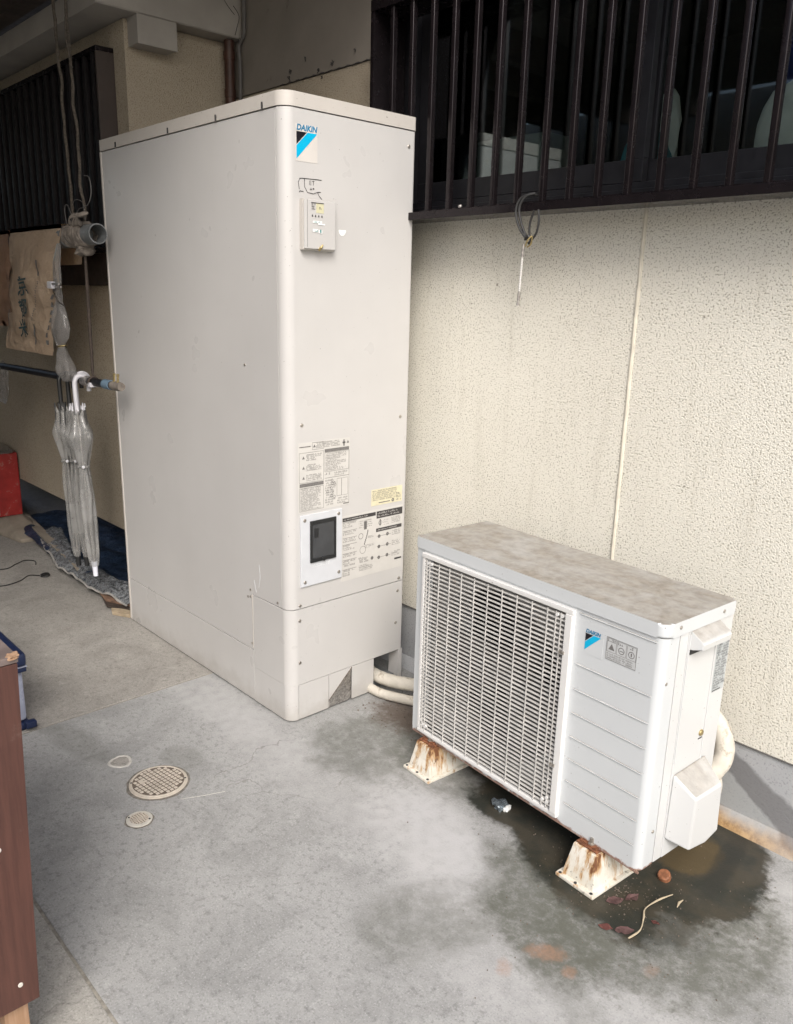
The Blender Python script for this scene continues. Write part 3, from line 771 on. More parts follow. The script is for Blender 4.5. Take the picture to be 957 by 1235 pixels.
# logo
lgo = obj('logo_sticker', B(.0002, .0007, .0395, .1125, 1.683, 1.7755, 0), M['film'], tk, smooth=0)
def logo(fn0, a, b, s, parent, tsize, local=False):
    """a,b upper left corner below the wordmark, s width"""
    t_ = bmesh.new(); poly(t_, [fn0(a, b), fn0(a+s*.50, b), fn0(a, b-s*.47)]); obj('black_triangle', t_, M['black'], parent, local=local, smooth=0)
    t_ = bmesh.new(); poly(t_, [fn0(a+s*.54, b), fn0(a+s, b), fn0(a, b-s*.98), fn0(a, b-s*.51)]); obj('blue_stripe', t_, M['cyan'], parent, local=local, smooth=0)
    obj('wordmark', text_bm('DAIKIN', tsize, lambda x, y: fn0(a+x, b+s*.05+y), bold=tsize*.035, shear=.2), M['logo_blue'], parent, local=local, smooth=0)
logo(lambda a, b: (.0012, a, b), .0415, 1.757, .070, lgo, .0205)
# glue outline above the remote box
gl_ = bmesh.new()
F = FX(.0008)
for pts in ([(.050, 1.612), (.047, 1.63), (.052, 1.640), (.068, 1.641)], [(.068, 1.641), (.068, 1.620), (.078, 1.606), (.098, 1.604), (.112, 1.609), (.118, 1.600), (.128, 1.592)],
            [(.068, 1.641), (.108, 1.642), (.126, 1.642)], [(.050, 1.604), (.052, 1.608), (.064, 1.607)], [(.112, 1.609), (.124, 1.610)]):
    tube(gl_, [F(*p) for p in pts], .0009, 4)
obj('glue_trace', gl_, M['gap'], tk)
tx_ = bmesh.new()
for a, b, c_, d in ((.084, .0855, 1.626, 1.637), (.0885, .090, 1.625, 1.638), (.094, .102, 1.6355, 1.637), (.0975, .099, 1.626, 1.637), (.086, .093, 1.614, 1.616), (.089, .0905, 1.612, 1.619), (.096, .101, 1.615, 1.619)): rect(tx_, F, a, b, c_, d)
obj('glue_trace', tx_, M['ink_dark'], tk, smooth=0)
# remote control box
rb = bmesh.new(); box(rb, .0, .016, .050, .1625, 1.4545, 1.588, .002)
rbo = obj('control_box', rb, M['tank_cap'], tk)
obj('lid', B(.0165, .0215, .052, .1605, 1.458, 1.587, .002), M['tank'], rbo)
obj('hinge_line', B(.0215, .0222, .061, .0618, 1.462, 1.586), M['ink'], rbo, smooth=0)
obj('sticker', B(.0215, .0222, .092, .118, 1.553, 1.5775), M['sticker_y'], rbo, smooth=0)
F2 = FX(.0228)
t_ = bmesh.new(); rect(t_, F2, .074, .118, 1.5775, 1.5795); lines(t_, F2, .075, .090, 1.560, 1.578, 3); lines(t_, F2, .102, .110, 1.562, 1.570, 1); 
for i in range(4): rect(t_, F2, .076+i*.011, .080+i*.011, 1.542, 1.546); rect(t_, F2, .077+i*.011, .079+i*.011, 1.546, 1.548)
obj('print', t_, M['ink_dark'], rbo, smooth=0)
t_ = bmesh.new()
for a, b, c_, d in ((.080, .112, 1.526, 1.532), (.098, .122, 1.522, 1.526), (.079, .098, 1.502, 1.511), (.099, .112, 1.500, 1.509)): rect(t_, F2, a, b, c_, d)
obj('status_sticker', t_, M['sticker_w'], rbo, smooth=0)
t_ = bmesh.new(); lines(t_, FX(.0232), .081, .112, 1.5265, 1.5315, 1); lines(t_, FX(.0232), .081, .100, 1.5025, 1.5095, 1); rect(t_, FX(.0232), .104, .109, 1.5015, 1.510)
obj('print', t_, simple('teal_ink', (.05, .25, .24), .5), rbo, smooth=0)
obj('latch', T([(.018, .104, 1.456), (.025, .106, 1.462), (.026, .112, 1.470)], [.005, .004, .002], 8), M['brass'], rbo)
# round sticker half, dull dark square left as plain mark
t_ = bmesh.new(); n_ = 16
poly(t_, [F(.202+.0135*math.cos(PI+PI*i/n_), 1.516+.016*math.sin(PI+PI*i/n_)) for i in range(n_+1)])
obj('round_sticker', t_, M['sticker_w'], tk, smooth=0)
# caution label 1
LB = obj('caution_label', B(.0002, .0007, .038, .238, .696, .910), M['label'], tk, smooth=0)
t_ = bmesh.new(); F = FX(.0012)
rect(t_, F, .043, .085, .896, .899); frame(t_, F, .091, .135, .886, .908, .0009); tri_icon(t_, F, .099, .897, .005)
lines(t_, F, .106, .205, .889, .908, 4); rect(t_, F, .211, .216, .886, .906); rect(t_, F, .208, .219, .894, .899); tri_icon(t_, F, .229, .898, .005)
rect(t_, F, .138, .234, .873, .883)
frame(t_, F, .042, .134, .788, .880, .0009)
for zc in (.865, .834, .803):
    tri_icon(t_, F, .058, zc, .005); lines(t_, F, .068, .130, zc-.011, zc+.010, 4)
frame(t_, F, .138, .234, .812, .872, .0009); lines(t_, F, .142, .230, .815, .870, 11)
rect(t_, F, .043, .134, .775, .786)
lines(t_, F, .138, .172, .802, .809, 1, .8); lines(t_, F, .176, .232, .796, .809, 2); rect(t_, F, .138, .234, .792, .7932)
frame(t_, F, .042, .134, .700, .772, .0009); lines(t_, F, .046, .130, .702, .772, 15)
frame(t_, F, .186, .205, .730, .786, .0009); frame(t_, F, .205, .230, .730, .786, .0007)
for i in range(9):
    a, b = .142+rnd.random()*.040, .706+rnd.random()*.078; ring_icon(t_, F, a, b, .005, .0012, 10)
lines(t_, F, .140, .184, .704, .788, 11, .5, full=.7); lines(t_, F, .188, .232, .704, .726, 3, .5)
rect(t_, F, .212, .234, .7005, .7040); rect(t_, F, .234, .2350, .700, .872)
obj('print', t_, M['ink'], LB, smooth=0)
# yellow label
LB = obj('warning_label', B(.0002, .0007, .330, .467, .673, .7275), M['label_yellow'], tk, smooth=0)
t_ = bmesh.new(); lines(t_, F, .334, .452, .689, .725, 6, .6); rect(t_, F, .362, .412, .6795, .6825); lines(t_, F, .440, .463, .677, .706, 3)
ring_icon(t_, F, .425, .682, .006, .004, 10)
obj('print', t_, M['ink'], LB, smooth=0)
# big instruction label
LB = obj('instruction_label', B(.0002, .0007, .206, .472, .440, .659), M['label'], tk, smooth=0)
t_ = bmesh.new(); rect(t_, F, .210, .350, .640, .652); rect(t_, F, .354, .470, .628, .652); rect(t_, F, .353, .468, .582, .594); rect(t_, F, .438, .470, .4700, .4760)
obj('heading_bar', t_, M['ink_dark'], LB, smooth=0)
t_ = bmesh.new(); F3 = FX(.0017)
lines(t_, F3, .214, .340, .643, .649, 1, .55); lines(t_, F3, .358, .462, .631, .650, 2, .45); lines(t_, F3, .357, .455, .585, .591, 1, .55)
obj('print', t_, M['label'], LB, smooth=0)
t_ = bmesh.new()
for z0, z1, r_ in ((.618, .637, 3), (.594, .608, 2), (.570, .584, 2), (.543, .562, 3), (.520, .532, 2), (.488, .510, 3), (.455, .478, 3)):
    rect(t_, F, .211, .270, z1, z1+.0012); lines(t_, F, .212, .268, z0, z1, r_, .6)
lines(t_, F, .278, .345, .606, .634, 4, .4, full=.8); rect(t_, F, .300, .312, .600, .628)
for i in range(8):
    a0 = i*.18; rect(t_, F, .309+.006*math.cos(a0*1.2)-i*.0012, .3125+.006*math.cos(a0*1.2)-i*.0012, .590-i*.006, .597-i*.006)
ring_icon(t_, F, .287, .580, .010, .0015); ring_icon(t_, F, .296, .532, .013, .0012); lines(t_, F, .318, .345, .568, .576, 2, .5); lines(t_, F, .305, .348, .535, .548, 3, .5)
lines(t_, F, .278, .322, .488, .508, 3, .7); ring_icon(t_, F, .337, .496, .0062, .006, 10); lines(t_, F, .280, .345, .460, .482, 4, .45)
rect(t_, F, .368, .373, .602, .624); ring_icon(t_, F, .371, .612, .008, .0015); lines(t_, F, .384, .412, .600, .622, 3, .35, full=.7); lines(t_, F, .420, .465, .602, .624, 4, .6)
for zc in (.566, .530, .492):
    ring_icon(t_, F, .367, zc, .0062, .005, 10); ring_icon(t_, F, .404, zc+.002, .0062, .005, 10); rect(t_, F, .358, .420, zc, zc+.0010); lines(t_, F, .425, .465, zc-.007, zc+.012, 3, .6)
obj('print', t_, M['ink'], LB, smooth=0)
# breaker window
bp_ = obj('breaker_plate', B(.0, .0055, .043, .2045, .4585, .688, .0012), M['label_white'], tk)
bf = bmesh.new(); box(bf, .0055, .0105, .077, .178, .533, .545, .001); box(bf, .0055, .0105, .077, .178, .655, .667, .001); box(bf, .0055, .0105, .077, .085, .545, .655, .001); box(bf, .0055, .0105, .170, .178, .545, .655, .001)
bfo = obj('window_frame', bf, M['blackplastic'], bp_)
obj('window_pane', B(.0056, .0085, .085, .170, .545, .655, .0005), M['smoke'], bfo)
obj('breaker_switch', B(.0085, .0100, .092, .108, .612, .642, .0005), M['blackplastic'], bfo)
obj('pull_tab', T([(.0100, .126, .540), (.0150, .126, .540)], .007, 12), M['blackplastic'], bfo)
for y, z in ((.058, .672), (.190, .674), (.058, .473), (.192, .480)): share(s0, 'screw', bp_, Vector((.0055, y, z))-Vector((-.57, .245, 0)))
t_ = bmesh.new(); lines(t_, FX(.0062), .085, .160, .515, .527, 2, .5); obj('print', t_, M['sticker_w'], bp_, smooth=0)

# insulated pipes between heater and outdoor unit
ph = thing('pipe_run', 'two beige insulated pipes running low from the heater to the outdoor unit', 'pipe', (.2, .40, 0))
obj('insulated_pipe', TW(smoothpath([(-.10, .41, .035), (-.02, .385, .046), (.06, .39, .052), (.15, .425, .058), (.30, .49, .062), (.55, .53, .07), (.85, .53, .10), (1.0, .50, .17)], 6), .022, 14), M['insul'], ph)
obj('insulated_pipe', TW(smoothpath([(-.02, .345, .018), (.05, .343, .019), (.14, .375, .020), (.28, .44, .022), (.5, .50, .022), (.85, .52, .03)], 6), .016, 14), M['insul'], ph)

# ------------------------------------------------------------------ outdoor unit
AW, AD, A0, A1 = .7887, .2659, .100, .6964
TH = -.0691379
ac = thing('outdoor_unit', 'white outdoor heat pump unit with fan guard and dusty brown top', 'outdoor unit', (.39329, .16284, 0), TH)
def A(name, bm, mat, parent=ac, **k): return obj(name, bm, mat, parent, local=True, **k)
ZC = .664
# front sheet with rounded corner wrapping to the side, opening for the fan
u0, u1, v0, v1 = .044, .543, .116, .646
fs = bmesh.new()
box(fs, .0, u0, 0, .02, A0, ZC-.001, 0); box(fs, u0, u1, 0, .02, A0, v0, 0); box(fs, u0, u1, 0, .02, v1, ZC-.001, 0)
prism(fs, rounded(u1, AW, 0, .052, 0, .020, 0, 0, 8), A0, ZC-.001)
A('front_panel', fs, M['unit'])
A('left_side', B(0, .006, .0205, AD, A0, ZC-.001, .001), M['unit'])
A('back_panel', B(.007, AW-.004, AD-.006, AD, A0, ZC-.001), M['shroud'], smooth=0)
A('base_pan', B(.006, AW-.006, .02, AD-.007, A0+.002, A0+.02), M['fan'], smooth=0)
A('divider', B(.552, .556, .0205, AD-.007, A0+.02, ZC-.002), M['fan'], smooth=0)
sd = bmesh.new(); box(sd, AW-.012, AW-.0005, .0570, .088, A0, ZC-.001, .0012); box(sd, AW-.012, AW+.0010, .0885, .204, A0, ZC-.001, .0012); box(sd, AW-.012, AW-.0005, .2045, AD, A0, ZC-.001, .0012)
A('side_panel', sd, M['unit_side'])
A('side_seam', B(AW-.008, AW-.0035, .0515, .0575, A0, ZC-.002), M['gap'], smooth=0)
tc = bmesh.new(); prism(tc, rounded(-.004, AW+.004, -.004, AD+.003, .006, .024, .010, .006, 8), ZC, A1, None, .007, 3)
A('top_cover', tc, M['unit'])
A('left_flange', B(-.002, .0, .001, .030, A0+.01, ZC-.002), M['unit_side'], smooth=0)
# fan compartment
cx_, cz_, fr = .296, .382, .232
sh = bmesh.new(); n_ = 48
outer = []; inner = []; lip = []
for i in range(n_):
    a = 2*PI*i/n_+PI/4*0; c_, s_ = math.cos(a), math.sin(a)
    k_ = 1/max(abs(c_)/.275, abs(s_)/.285)
    outer.append(sh.verts.new((cx_+c_*k_, .024, cz_+s_*k_))); inner.append(sh.verts.new((cx_+c_*fr, .024, cz_+s_*fr))); lip.append(sh.verts.new((cx_+c_*(fr-.008), .075, cz_+s_*(fr-.008))))
for i in range(n_):
    j = (i+1) % n_
    sh.faces.new((outer[i], outer[j], inner[j], inner[i])); sh.faces.new((inner[i], inner[j], lip[j], lip[i]))
A('fan_shroud', sh, M['shroud'])
A('coil_backing', B(.02, .550, .205, .215, A0+.02, ZC-.01), M['dark'], smooth=0)
fanp = A('fan', T([(cx_, .060, cz_), (cx_, .075, cz_), (cx_, .14, cz_)], [.045, .055, .055], 24), M['fan'])
for kk in range(3):
    bl = bmesh.new(); a0 = R(25+120*kk); ns, nr = 10, 6; gr = []
    for i in range(ns+1):
        row = []
        for j in range(nr+1):
            r_ = .050+.165*j/nr; a = a0+(i/ns)*R(78)*(1-.15*j/nr)+R(20)*j/nr
            row.append(bl.verts.new((cx_+r_*math.cos(a), .070+.060*i/ns+.006*math.sin(j), cz_+r_*math.sin(a))))
        gr.append(row)
    for i in range(ns):
        for j in range(nr): bl.faces.new((gr[i][j], gr[i+1][j], gr[i+1][j+1], gr[i][j+1]))
    A('fan_blade', bl, M['fan'], fanp)
A('motor_bracket', B(cx_-.05, cx_+.05, .145, .16, A0+.02, ZC-.01), M['shroud'], smooth=0)
# guard: frame, 42 slats, uprights
gf = bmesh.new()
box(gf, .030, .557, -.012, .004, .645, .657, .0015); box(gf, .538, .557, -.0142, .004, .124, .6445, .0015)
box(gf, .030, .557, -.010, .004, .111, .1235, .003); box(gf, .030, .040, -.010, .004, .124, .6445, .0015)
A('guard_frame', gf, M['guard'])
sl = bmesh.new(); box(sl, .040, .538, -.0085, -.0030, -.0013, .0013, 0)
s1 = A('slat', sl, M['slat']); s1.location = (0, 0, .134)
NS = 43
for i in range(1, NS): share(s1, 'slat', ac, (0, 0, .134+i*.0119))
up = bmesh.new(); box(up, -.0012, .0012, -.0105, -.0086, .124, .640, 0)
s2 = A('upright', up, M['slat']); s2.location = (.050, 0, 0)
us = [.062, .100, .142, .188, .236, .285, .335, .385, .434, .482, .508, .523]
for a in us: share(s2, 'upright', ac, (a, 0, 0))
kn = T([(0, -.004, 0), (0, -.011, 0)], [.0050, .0042], 10)
k1 = A('guard_stud', kn, M['guard']); k1.location = (.055, 0, .140)
for a, b in ((.067, .140), (.046, .152), (.510, .141), (.525, .141), (.524, .153), (.055, .632), (.068, .632), (.511, .632), (.526, .632)): share(k1, 'guard_stud', ac, (a, 0, b))
for zc in (.548, .253): A('guard_clip', B(.530, .544, -.0185, -.0135, zc-.0035, zc+.0035, .001), M['screw'])
# ribs pressed in the right part of the front
for i, zc in enumerate((.652, .528, .464, .403, .341, .281, .222, .160)):
    A('pressed_rib', tube(bmesh.new(), [(.566, .0006, zc), (.572, -.0005, zc), (.765, -.0005, zc), (.771, .0006, zc)], [.0012, .0021, .0021, .0012], 8), M['unit'])
# logo and caution on the front
logo(lambda a, b: (a, -.0009, b), .589, .612, .042, A('logo_sticker', B(.588, .638, -.0006, -.0002, .563, .6130), M['unit'], smooth=0), .0120, True)
CL = A('caution_label', B(.647, .726, -.0006, -.0002, .571, .624), M['label_unit'], smooth=0)
t_ = bmesh.new(); Fu = lambda a, b: (a, -.0011, b)
frame(t_, Fu, .647, .726, .571, .624, .0009); frame(t_, Fu, .649, .673, .590, .622, .0007); frame(t_, Fu, .6745, .699, .590, .622, .0007); frame(t_, Fu, .7005, .7245, .590, .622, .0007)
ring_icon(t_, Fu, .6867, .602, .008, .0016); ring_icon(t_, Fu, .7127, .602, .008, .0016); tri_icon(t_, Fu, .661, .602, .008)
for a in (.650, .676, .702): lines(t_, Fu, a, a+.022, .6135, .620, 1, .8)
lines(t_, Fu, .650, .724, .573, .588, 3, .55); rect(t_, Fu, .682, .692, .6005, .602); rect(t_, Fu, .711, .714, .598, .606)
obj('print', t_, M['ink'], CL, local=True, smooth=0)
# screws
scb = disc(bmesh.new(), (0, 0, 0), (1, 0, 0), .0042, .002, 10)
sA = A('screw', scb, M['screw']); sA.location = (AW+.004, .045, .683)
for u, v, z, r_ in ((AW+.004, .213, .681, 0), (AW-.001, .022, .558, 0), (AW-.0005, .062, .683, 0), (.222, -.0005, .107, -PI/2), (.516, -.0005, .106, -PI/2), (.02, -.0005, .107, -PI/2), (AW, .04, .19, 0)):
    share(sA, 'screw', ac, (u, v, z), (0, 0, r_))
A('bolt', disc(bmesh.new(), (AW+.001, .188, .389), (1, 0, 0), .008, .004), M['brass'])
A('bolt_mark', B(AW+.001, AW+.0016, .180, .196, .3735, .3765), M['gap'], smooth=0)
# handle: hood, with the shaded recess below drawn as a dark strip
hd = bmesh.new()
prism(hd, [(AW+.0008, .664), (AW+.028, .648), (AW+.034, .640), (AW+.032, .627), (AW+.012, .622), (AW+.0008, .618)], .092, .205, lambda a, b, c: (a, c, b), .003, 2)
A('handle', hd, M['unit_side'])
A('handle_shade_strip', B(AW+.0005, AW+.004, .096, .198, .607, .6185), M['gap'], smooth=0)  # dark strip stands in for the shade under the hood
hr = bmesh.new(); box(hr, AW+.001, AW+.0035, .0895, .0925, .345, .655, .001); box(hr, AW+.001, AW+.0035, .199, .202, .22, .655, .001)
A('raised_edge', hr, M['unit_side'])
# rating plate
RPx = AW-.0004
RP = A('rating_plate', B(RPx, RPx+.0006, .212, .262, .480, .622), M['label_grey'], smooth=0)
Fs = lambda a, b: (RPx+.0011, a, b)
t_ = bmesh.new(); lines(t_, Fs, .214, .236, .488, .600, 18, .6, full=1); lines(t_, Fs, .238, .261, .495, .600, 16, .6, full=.95); rect(t_, Fs, .214, .261, .604, .6065); lines(t_, Fs, .214, .258, .609, .620, 2, .6); rect(t_, Fs, .214, .248, .4825, .485)
obj('print', t_, M['ink_dark'], RP, local=True, smooth=0)
# valve cover: sloped hood standing off the side
vc = bmesh.new()
def V(u, v, z): return vc.verts.new((AW+u, v, z))
a_ = [V(.001, .092, .316), V(.001, .222, .322), V(.001, .235, .10), V(.001, .088, .150)]       # at the body
b_ = [V(.058, .104, .276), V(.058, .212, .276), V(.058, .222, .150), V(.052, .180, .128), V(.046, .122, .128)]  # outer face
vc.faces.new((a_[0], a_[1], b_[1], b_[0])); vc.faces.new((b_[0], b_[1], b_[2], b_[3], b_[4])); vc.faces.new((a_[0], b_[0], b_[4], a_[3]))
vc.faces.new((a_[1], a_[2], b_[2], b_[1])); vc.faces.new((a_[2], b_[2], b_[3])); vc.faces.new((a_[2], b_[3], b_[4], a_[3])); vc.faces.new((a_[3], a_[2], a_[1], a_[0]))
bmesh.ops.recalc_face_normals(vc, faces=vc.faces)
bmesh.ops.bevel(vc, geom=list(vc.edges), offset=.006, segments=3, profile=.5, affect='EDGES')
A('valve_cover', vc, M['unit_side'])
A('bottom_flange', B(.0, AW, -.0005, .004, A0-.004, A0+.001, .0005), M['unit'])
# curved insulated pipe behind
cpn = thing('connecting_pipe', 'thick beige insulated pipe curving out behind the outdoor unit', 'pipe', (1.22, .50, 0))
obj('insulated_pipe', TW(smoothpath([(.98, .475, .41), (1.05, .480, .385), (1.115, .485, .350), (1.162, .488, .300), (1.176, .480, .245), (1.165, .445, .205), (1.14, .41, .185), (1.11, .39, .17)], 8), .0245, 18), M['insul'], cpn)
obj('insulated_pipe', TW(smoothpath([(1.14, .47, .21), (1.165, .475, .165), (1.155, .455, .11), (1.11, .45, .07), (1.0, .47, .05), (.9, .50, .04)], 8), .021, 16), M['insul'], cpn)
obj('rubber_sleeve', T(smoothpath([(1.05, .44, .36), (1.10, .44, .315), (1.118, .44, .26), (1.10, .42, .21)], 8), .020, 14), M['insul_dark'], cpn)
# mounting blocks
def mount_block(cx, cy, rot, label):
    t = thing('mounting_block', label, 'mounting block', (cx, cy, 0), rot, 'plastic feet under the outdoor unit')
    bm = bmesh.new()
    w0, w1, l0, l1 = .056, .034, .172, .150
    box(bm, -w0, w0, -l0, l0, .0, .010, .003)
    lo = [(-.047, -.160), (.047, -.160), (.047, .160), (-.047, .160)]; hi = [(-.034, -.141), (.034, -.141), (.034, .141), (-.034, .141)]
    def ring(r, z, rr): 
        return rr
    a = [bm.verts.new((x, y, .009)) for x, y in lo]; b = [bm.verts.new((x, y, .092)) for x, y in hi]
    fs_ = [bm.faces.new(b)] + [bm.faces.new((a[i], a[(i+1) % 4], b[(i+1) % 4], b[i])) for i in range(4)] + [bm.faces.new(a[::-1])]
    bmesh.ops.bevel(bm, geom=list({e for f in fs_ for e in f.edges}), offset=.004, segments=2, profile=.5, affect='EDGES')
    obj('block_body', bm, M['mount'], t, local=True)
    obj('rusty_plate', B(-.030, .030, -.136, .136, .0925, .0965, .001), M['rust'], t, local=True)
    obj('channel', B(-.024, .024, -.13, .13, .0965, .1, .0), M['rust'], t, local=True)
    bo = bmesh.new(); tube(bo, [(.004, -.122, .096), (.004, -.122, .103)], .0085, 6); tube(bo, [(.004, -.122, .103), (.004, -.122, .116)], .0045, 8)
    obj('bolt', bo, M['screw'], t, local=True)
    for x in (-.046, 0, .046): obj('nail_hole', T([(x, -.1655, .010), (x, -.1655, .0112)], .004, 8), M['gap'], t, local=True)
    return t
mount_block(.482, .276, TH, 'stained mounting block with rusty bolt under the left end of the outdoor unit')
mount_block(1.058, .237, TH, 'stained mounting block with rusty bolt under the right end of the outdoor unit')

# ------------------------------------------------------------------ drain covers and floor litter
def recess_ring(r0, r1, t):  # flat dark ring: shade and dirt of the recess put into its colour
    bm = bmesh.new(); n = 48; a_ = []; b_ = []
    for i in range(n):
        a = 2*PI*i/n; q = r1+.004*noise.noise(Vector((math.cos(a)*3, math.sin(a)*3, r1*50)))
        a_.append(bm.verts.new((r0*math.cos(a), r0*math.sin(a), .0009))); b_.append(bm.verts.new((q*math.cos(a), q*math.sin(a), .0005)))
    for i in range(n): bm.faces.new((a_[i], b_[i], b_[(i+1) % n], a_[(i+1) % n]))
    obj('recess_ring', bm, M['recess_dirt'], t, local=True)
def drain_big():
    t = thing('drain_cover', 'large round beige drain cover with a raised square grid', 'drain cover', (.024, -.471, 0))
    obj('rim', tube(bmesh.new(), [(0, 0, -.002), (0, 0, .003), (0, 0, .005)], [.081, .080, .077], 48), M['cover'], t, local=True)
    obj('plate', tube(bmesh.new(), [(0, 0, .0045), (0, 0, .0054)], [.072, .072], 40), M['cover_low'], t, local=True)
    ro = bmesh.new()
    for i in range(40):
        a, b = 2*PI*i/40, 2*PI*(i+1)/40
        vs = [ro.verts.new((r_*math.cos(q), r_*math.sin(q), z)) for r_, z in ((.077, .0052), (.0755, .0068), (.072, .0068), (.0710, .0052)) for q in (a, b)]
        for k in range(3): ro.faces.new((vs[2*k], vs[2*k+1], vs[2*k+3], vs[2*k+2]))
    obj('edge_ring', ro, M['cover'], t, local=True)
    recess_ring(.0805, .0875, t)
    st = bmesh.new(); box(st, -.0046, .0046, -.0046, .0046, .0050, .0072, .0008, 1)
    s = None; p = .0125; c45 = math.cos(R(8)); s45 = math.sin(R(8))
    for i in range(-7, 8):
        for j in range(-7, 8):
            x, y = i*p, j*p; X, Y = x*c45-y*s45, x*s45+y*c45
            if X*X+Y*Y > .0665**2: continue
            if -.034 < X < -.016 and -.05 < Y < -.03: continue
            if s is None: s = obj('stud', st, M['cover'], t, local=True); s.location = (X, Y, 0); s.rotation_euler = (0, 0, R(8))
            else: share(s, 'stud', t, (X, Y, 0), (0, 0, R(8)))
    obj('lift_plate', B(-.036, -.014, -.046, -.034, .005, .0075, .001), M['cover'], t, local=True)
    for a in (R(60), R(240)): obj('slot', tube(bmesh.new(), [(.0735*math.cos(a), .0735*math.sin(a), .0068), (.0735*math.cos(a), .0735*math.sin(a), .0074)], .003, 8), M['gap'], t, local=True)
drain_big()
t = thing('drain_grate', 'small round white rimmed floor grate nearest the camera', 'drain cover', (.147, -.588, 0))
obj('rim', tube(bmesh.new(), [(0, 0, -.002), (0, 0, .003), (0, 0, .0045)], [.0335, .0335, .031], 36), M['cover_pale'], t, local=True)
recess_ring(.033, .0375, t)
obj('well', tube(bmesh.new(), [(0, 0, .0044), (0, 0, .0050)], [.0235, .0235], 28), M['cover_low'], t, local=True)
gb = bmesh.new()
for i in range(-3, 4):
    q = i*.0068; h = math.sqrt(max(0, .0235**2-q*q))
    box(gb, q-.0012, q+.0012, -h, h, .0049, .0064); box(gb, -h, h, q-.0012, q+.0012, .0049, .0062)
obj('grating', gb, M['cover'], t, local=True)
for a in (R(45), R(225)): obj('screw', tube(bmesh.new(), [(.0275*math.cos(a), .0275*math.sin(a), .0044), (.0275*math.cos(a), .0275*math.sin(a), .0058)], .0025, 8), M['gap'], t, local=True)
t = thing('capped_drain', 'faint round drain cap half covered with mortar beside the large cover', 'drain cover', (-.145, -.506, 0))
ro = bmesh.new()
for i in range(40):
    a, b = 2*PI*i/40, 2*PI*(i+1)/40
    q_ = lambda a, r_, z: ro.verts.new(((r_+.0022*math.sin(3*a+1)+.001*math.sin(9*a))*math.cos(a), (r_+.0022*math.sin(3*a+1))*math.sin(a), z))
    vs = [q_(q, r_, z) for r_, z in ((.034, .0), (.032, .0022), (.0275, .0022), (.0255, .0006)) for q in (a, b)]
    for k in range(3): ro.faces.new((vs[2*k], vs[2*k+1], vs[2*k+3], vs[2*k+2]))
obj('mortar_ring', ro, M['mortar'], t, local=True)
obj('cap', tube(bmesh.new(), [(0, 0, -.001), (0, 0, .0008)], [.0262, .0262], 28), M['concrete_old'], t, local=True)
tag(obj('chalk_scratch', T([(.135, -.462, .0004), (.16, -.41, .0004), (.182, -.352, .0004)], .0005, 4), M['cover_pale']), 'thin pale scratch on the concrete right of the large drain cover', 'scratch')

def petal(x, y, s, rot, seed, mat, label):
    bm = bmesh.new(); n = 8; top = []
    for i in range(n):
        row = []
        for j in range(5):
            a = i/(n-1)*2-1; b = j/4*2-1
            wd = (1-abs(a)**1.6)*.55+.03
            X, Y = a*s, b*s*wd*(1+.3*noise.noise(Vector((a*2, b*2, seed))))
            z = .003+.4*s*(abs(noise.noise(Vector((a*1.3, b*1.3, seed+4)))))
            row.append(bm.verts.new((x+X*math.cos(rot)-Y*math.sin(rot), y+X*math.sin(rot)+Y*math.cos(rot), z)))
        top.append(row)
    for i in range(n-1):
        for j in range(4): bm.faces.new((top[i][j], top[i+1][j], top[i+1][j+1], top[i][j+1]))
    bmesh.ops.solidify(bm, geom=list(bm.faces), thickness=.0008)
    tag(obj('dead_leaf', bm, mat), label, 'leaf', 'withered leaves on the floor by the outdoor unit')
petal(1.137, .100, .022, R(60), 1, M['leaf'], 'withered pink leaf touching the corner of the right mounting block')
petal(1.158, .138, .020, R(75), 2, M['leaf'], 'withered pink leaf between the mounting block and the orange cap')
petal(1.170, .012, .016, R(30), 3, M['leaf_red'], 'dark red withered leaf left of the straw')
petal(1.203, .035, .022, R(50), 4, M['leaf'], 'pale pink withered leaf just left of the lower end of the straw')
petal(1.236, .108, .010, R(10), 5, M['leaf_red'], 'tiny red leaf right of the straw')
tag(obj('dry_grass_blade', T(smoothpath([(1.221, .022, .003), (1.226, .060, .005), (1.212, .098, .006), (1.200, .125, .008), (1.206, .170, .010), (1.216, .218, .005)], 5), [.0018+.0005*math.sin(i*.7) for i in range(26)], 8), M['straw']), 'bent pale straw stem lying on the floor', 'straw')
tag(obj('straw_scrap', T([(1.243, .190, .003), (1.239, .205, .004), (1.240, .222, .003)], [.0012, .003, .0012], 8), M['straw']), 'small pale seed husk beside the bent straw', 'straw')
cpx = bmesh.new(); tube(cpx, [(0, 0, 0), (0, 0, .003), (0, 0, .014), (0, 0, .017)], [.0145, .0155, .0150, .0125], 20); cpx.transform(Matrix.Translation((1.172, .260, .002)) @ Matrix.Rotation(R(25), 4, 'X'))
tag(obj('round_cap', cpx, M['cap']), 'orange-brown cap lying in the damp patch beside the unit', 'cap')
fo = thing('foil_scrap', 'crushed grey metal foil scrap on the damp concrete under the fan side', 'scrap', (.736, .173, 0))
obj('foil', crumple(.732, .172, .012, .018, .014, .011, 31, 3, .5), M['foil'], fo)
obj('foil_flap', crumple(.750, .180, .008, .008, .014, .006, 37, 2, .6), M['sticker_w'], fo)
gr = bmesh.new()
for i in range(420):
    a = rnd.random()*6.28; r_ = rnd.gauss(0, .22); x, y = 1.12+r_*math.cos(a)*1.1, .14+r_*math.sin(a)
    if y > .55: continue
    s = rnd.uniform(.0006, .0020)
    bmesh.ops.create_icosphere(gr, subdivisions=0 if False else 1, radius=s, matrix=Matrix.Translation((x, y, s*.5)))
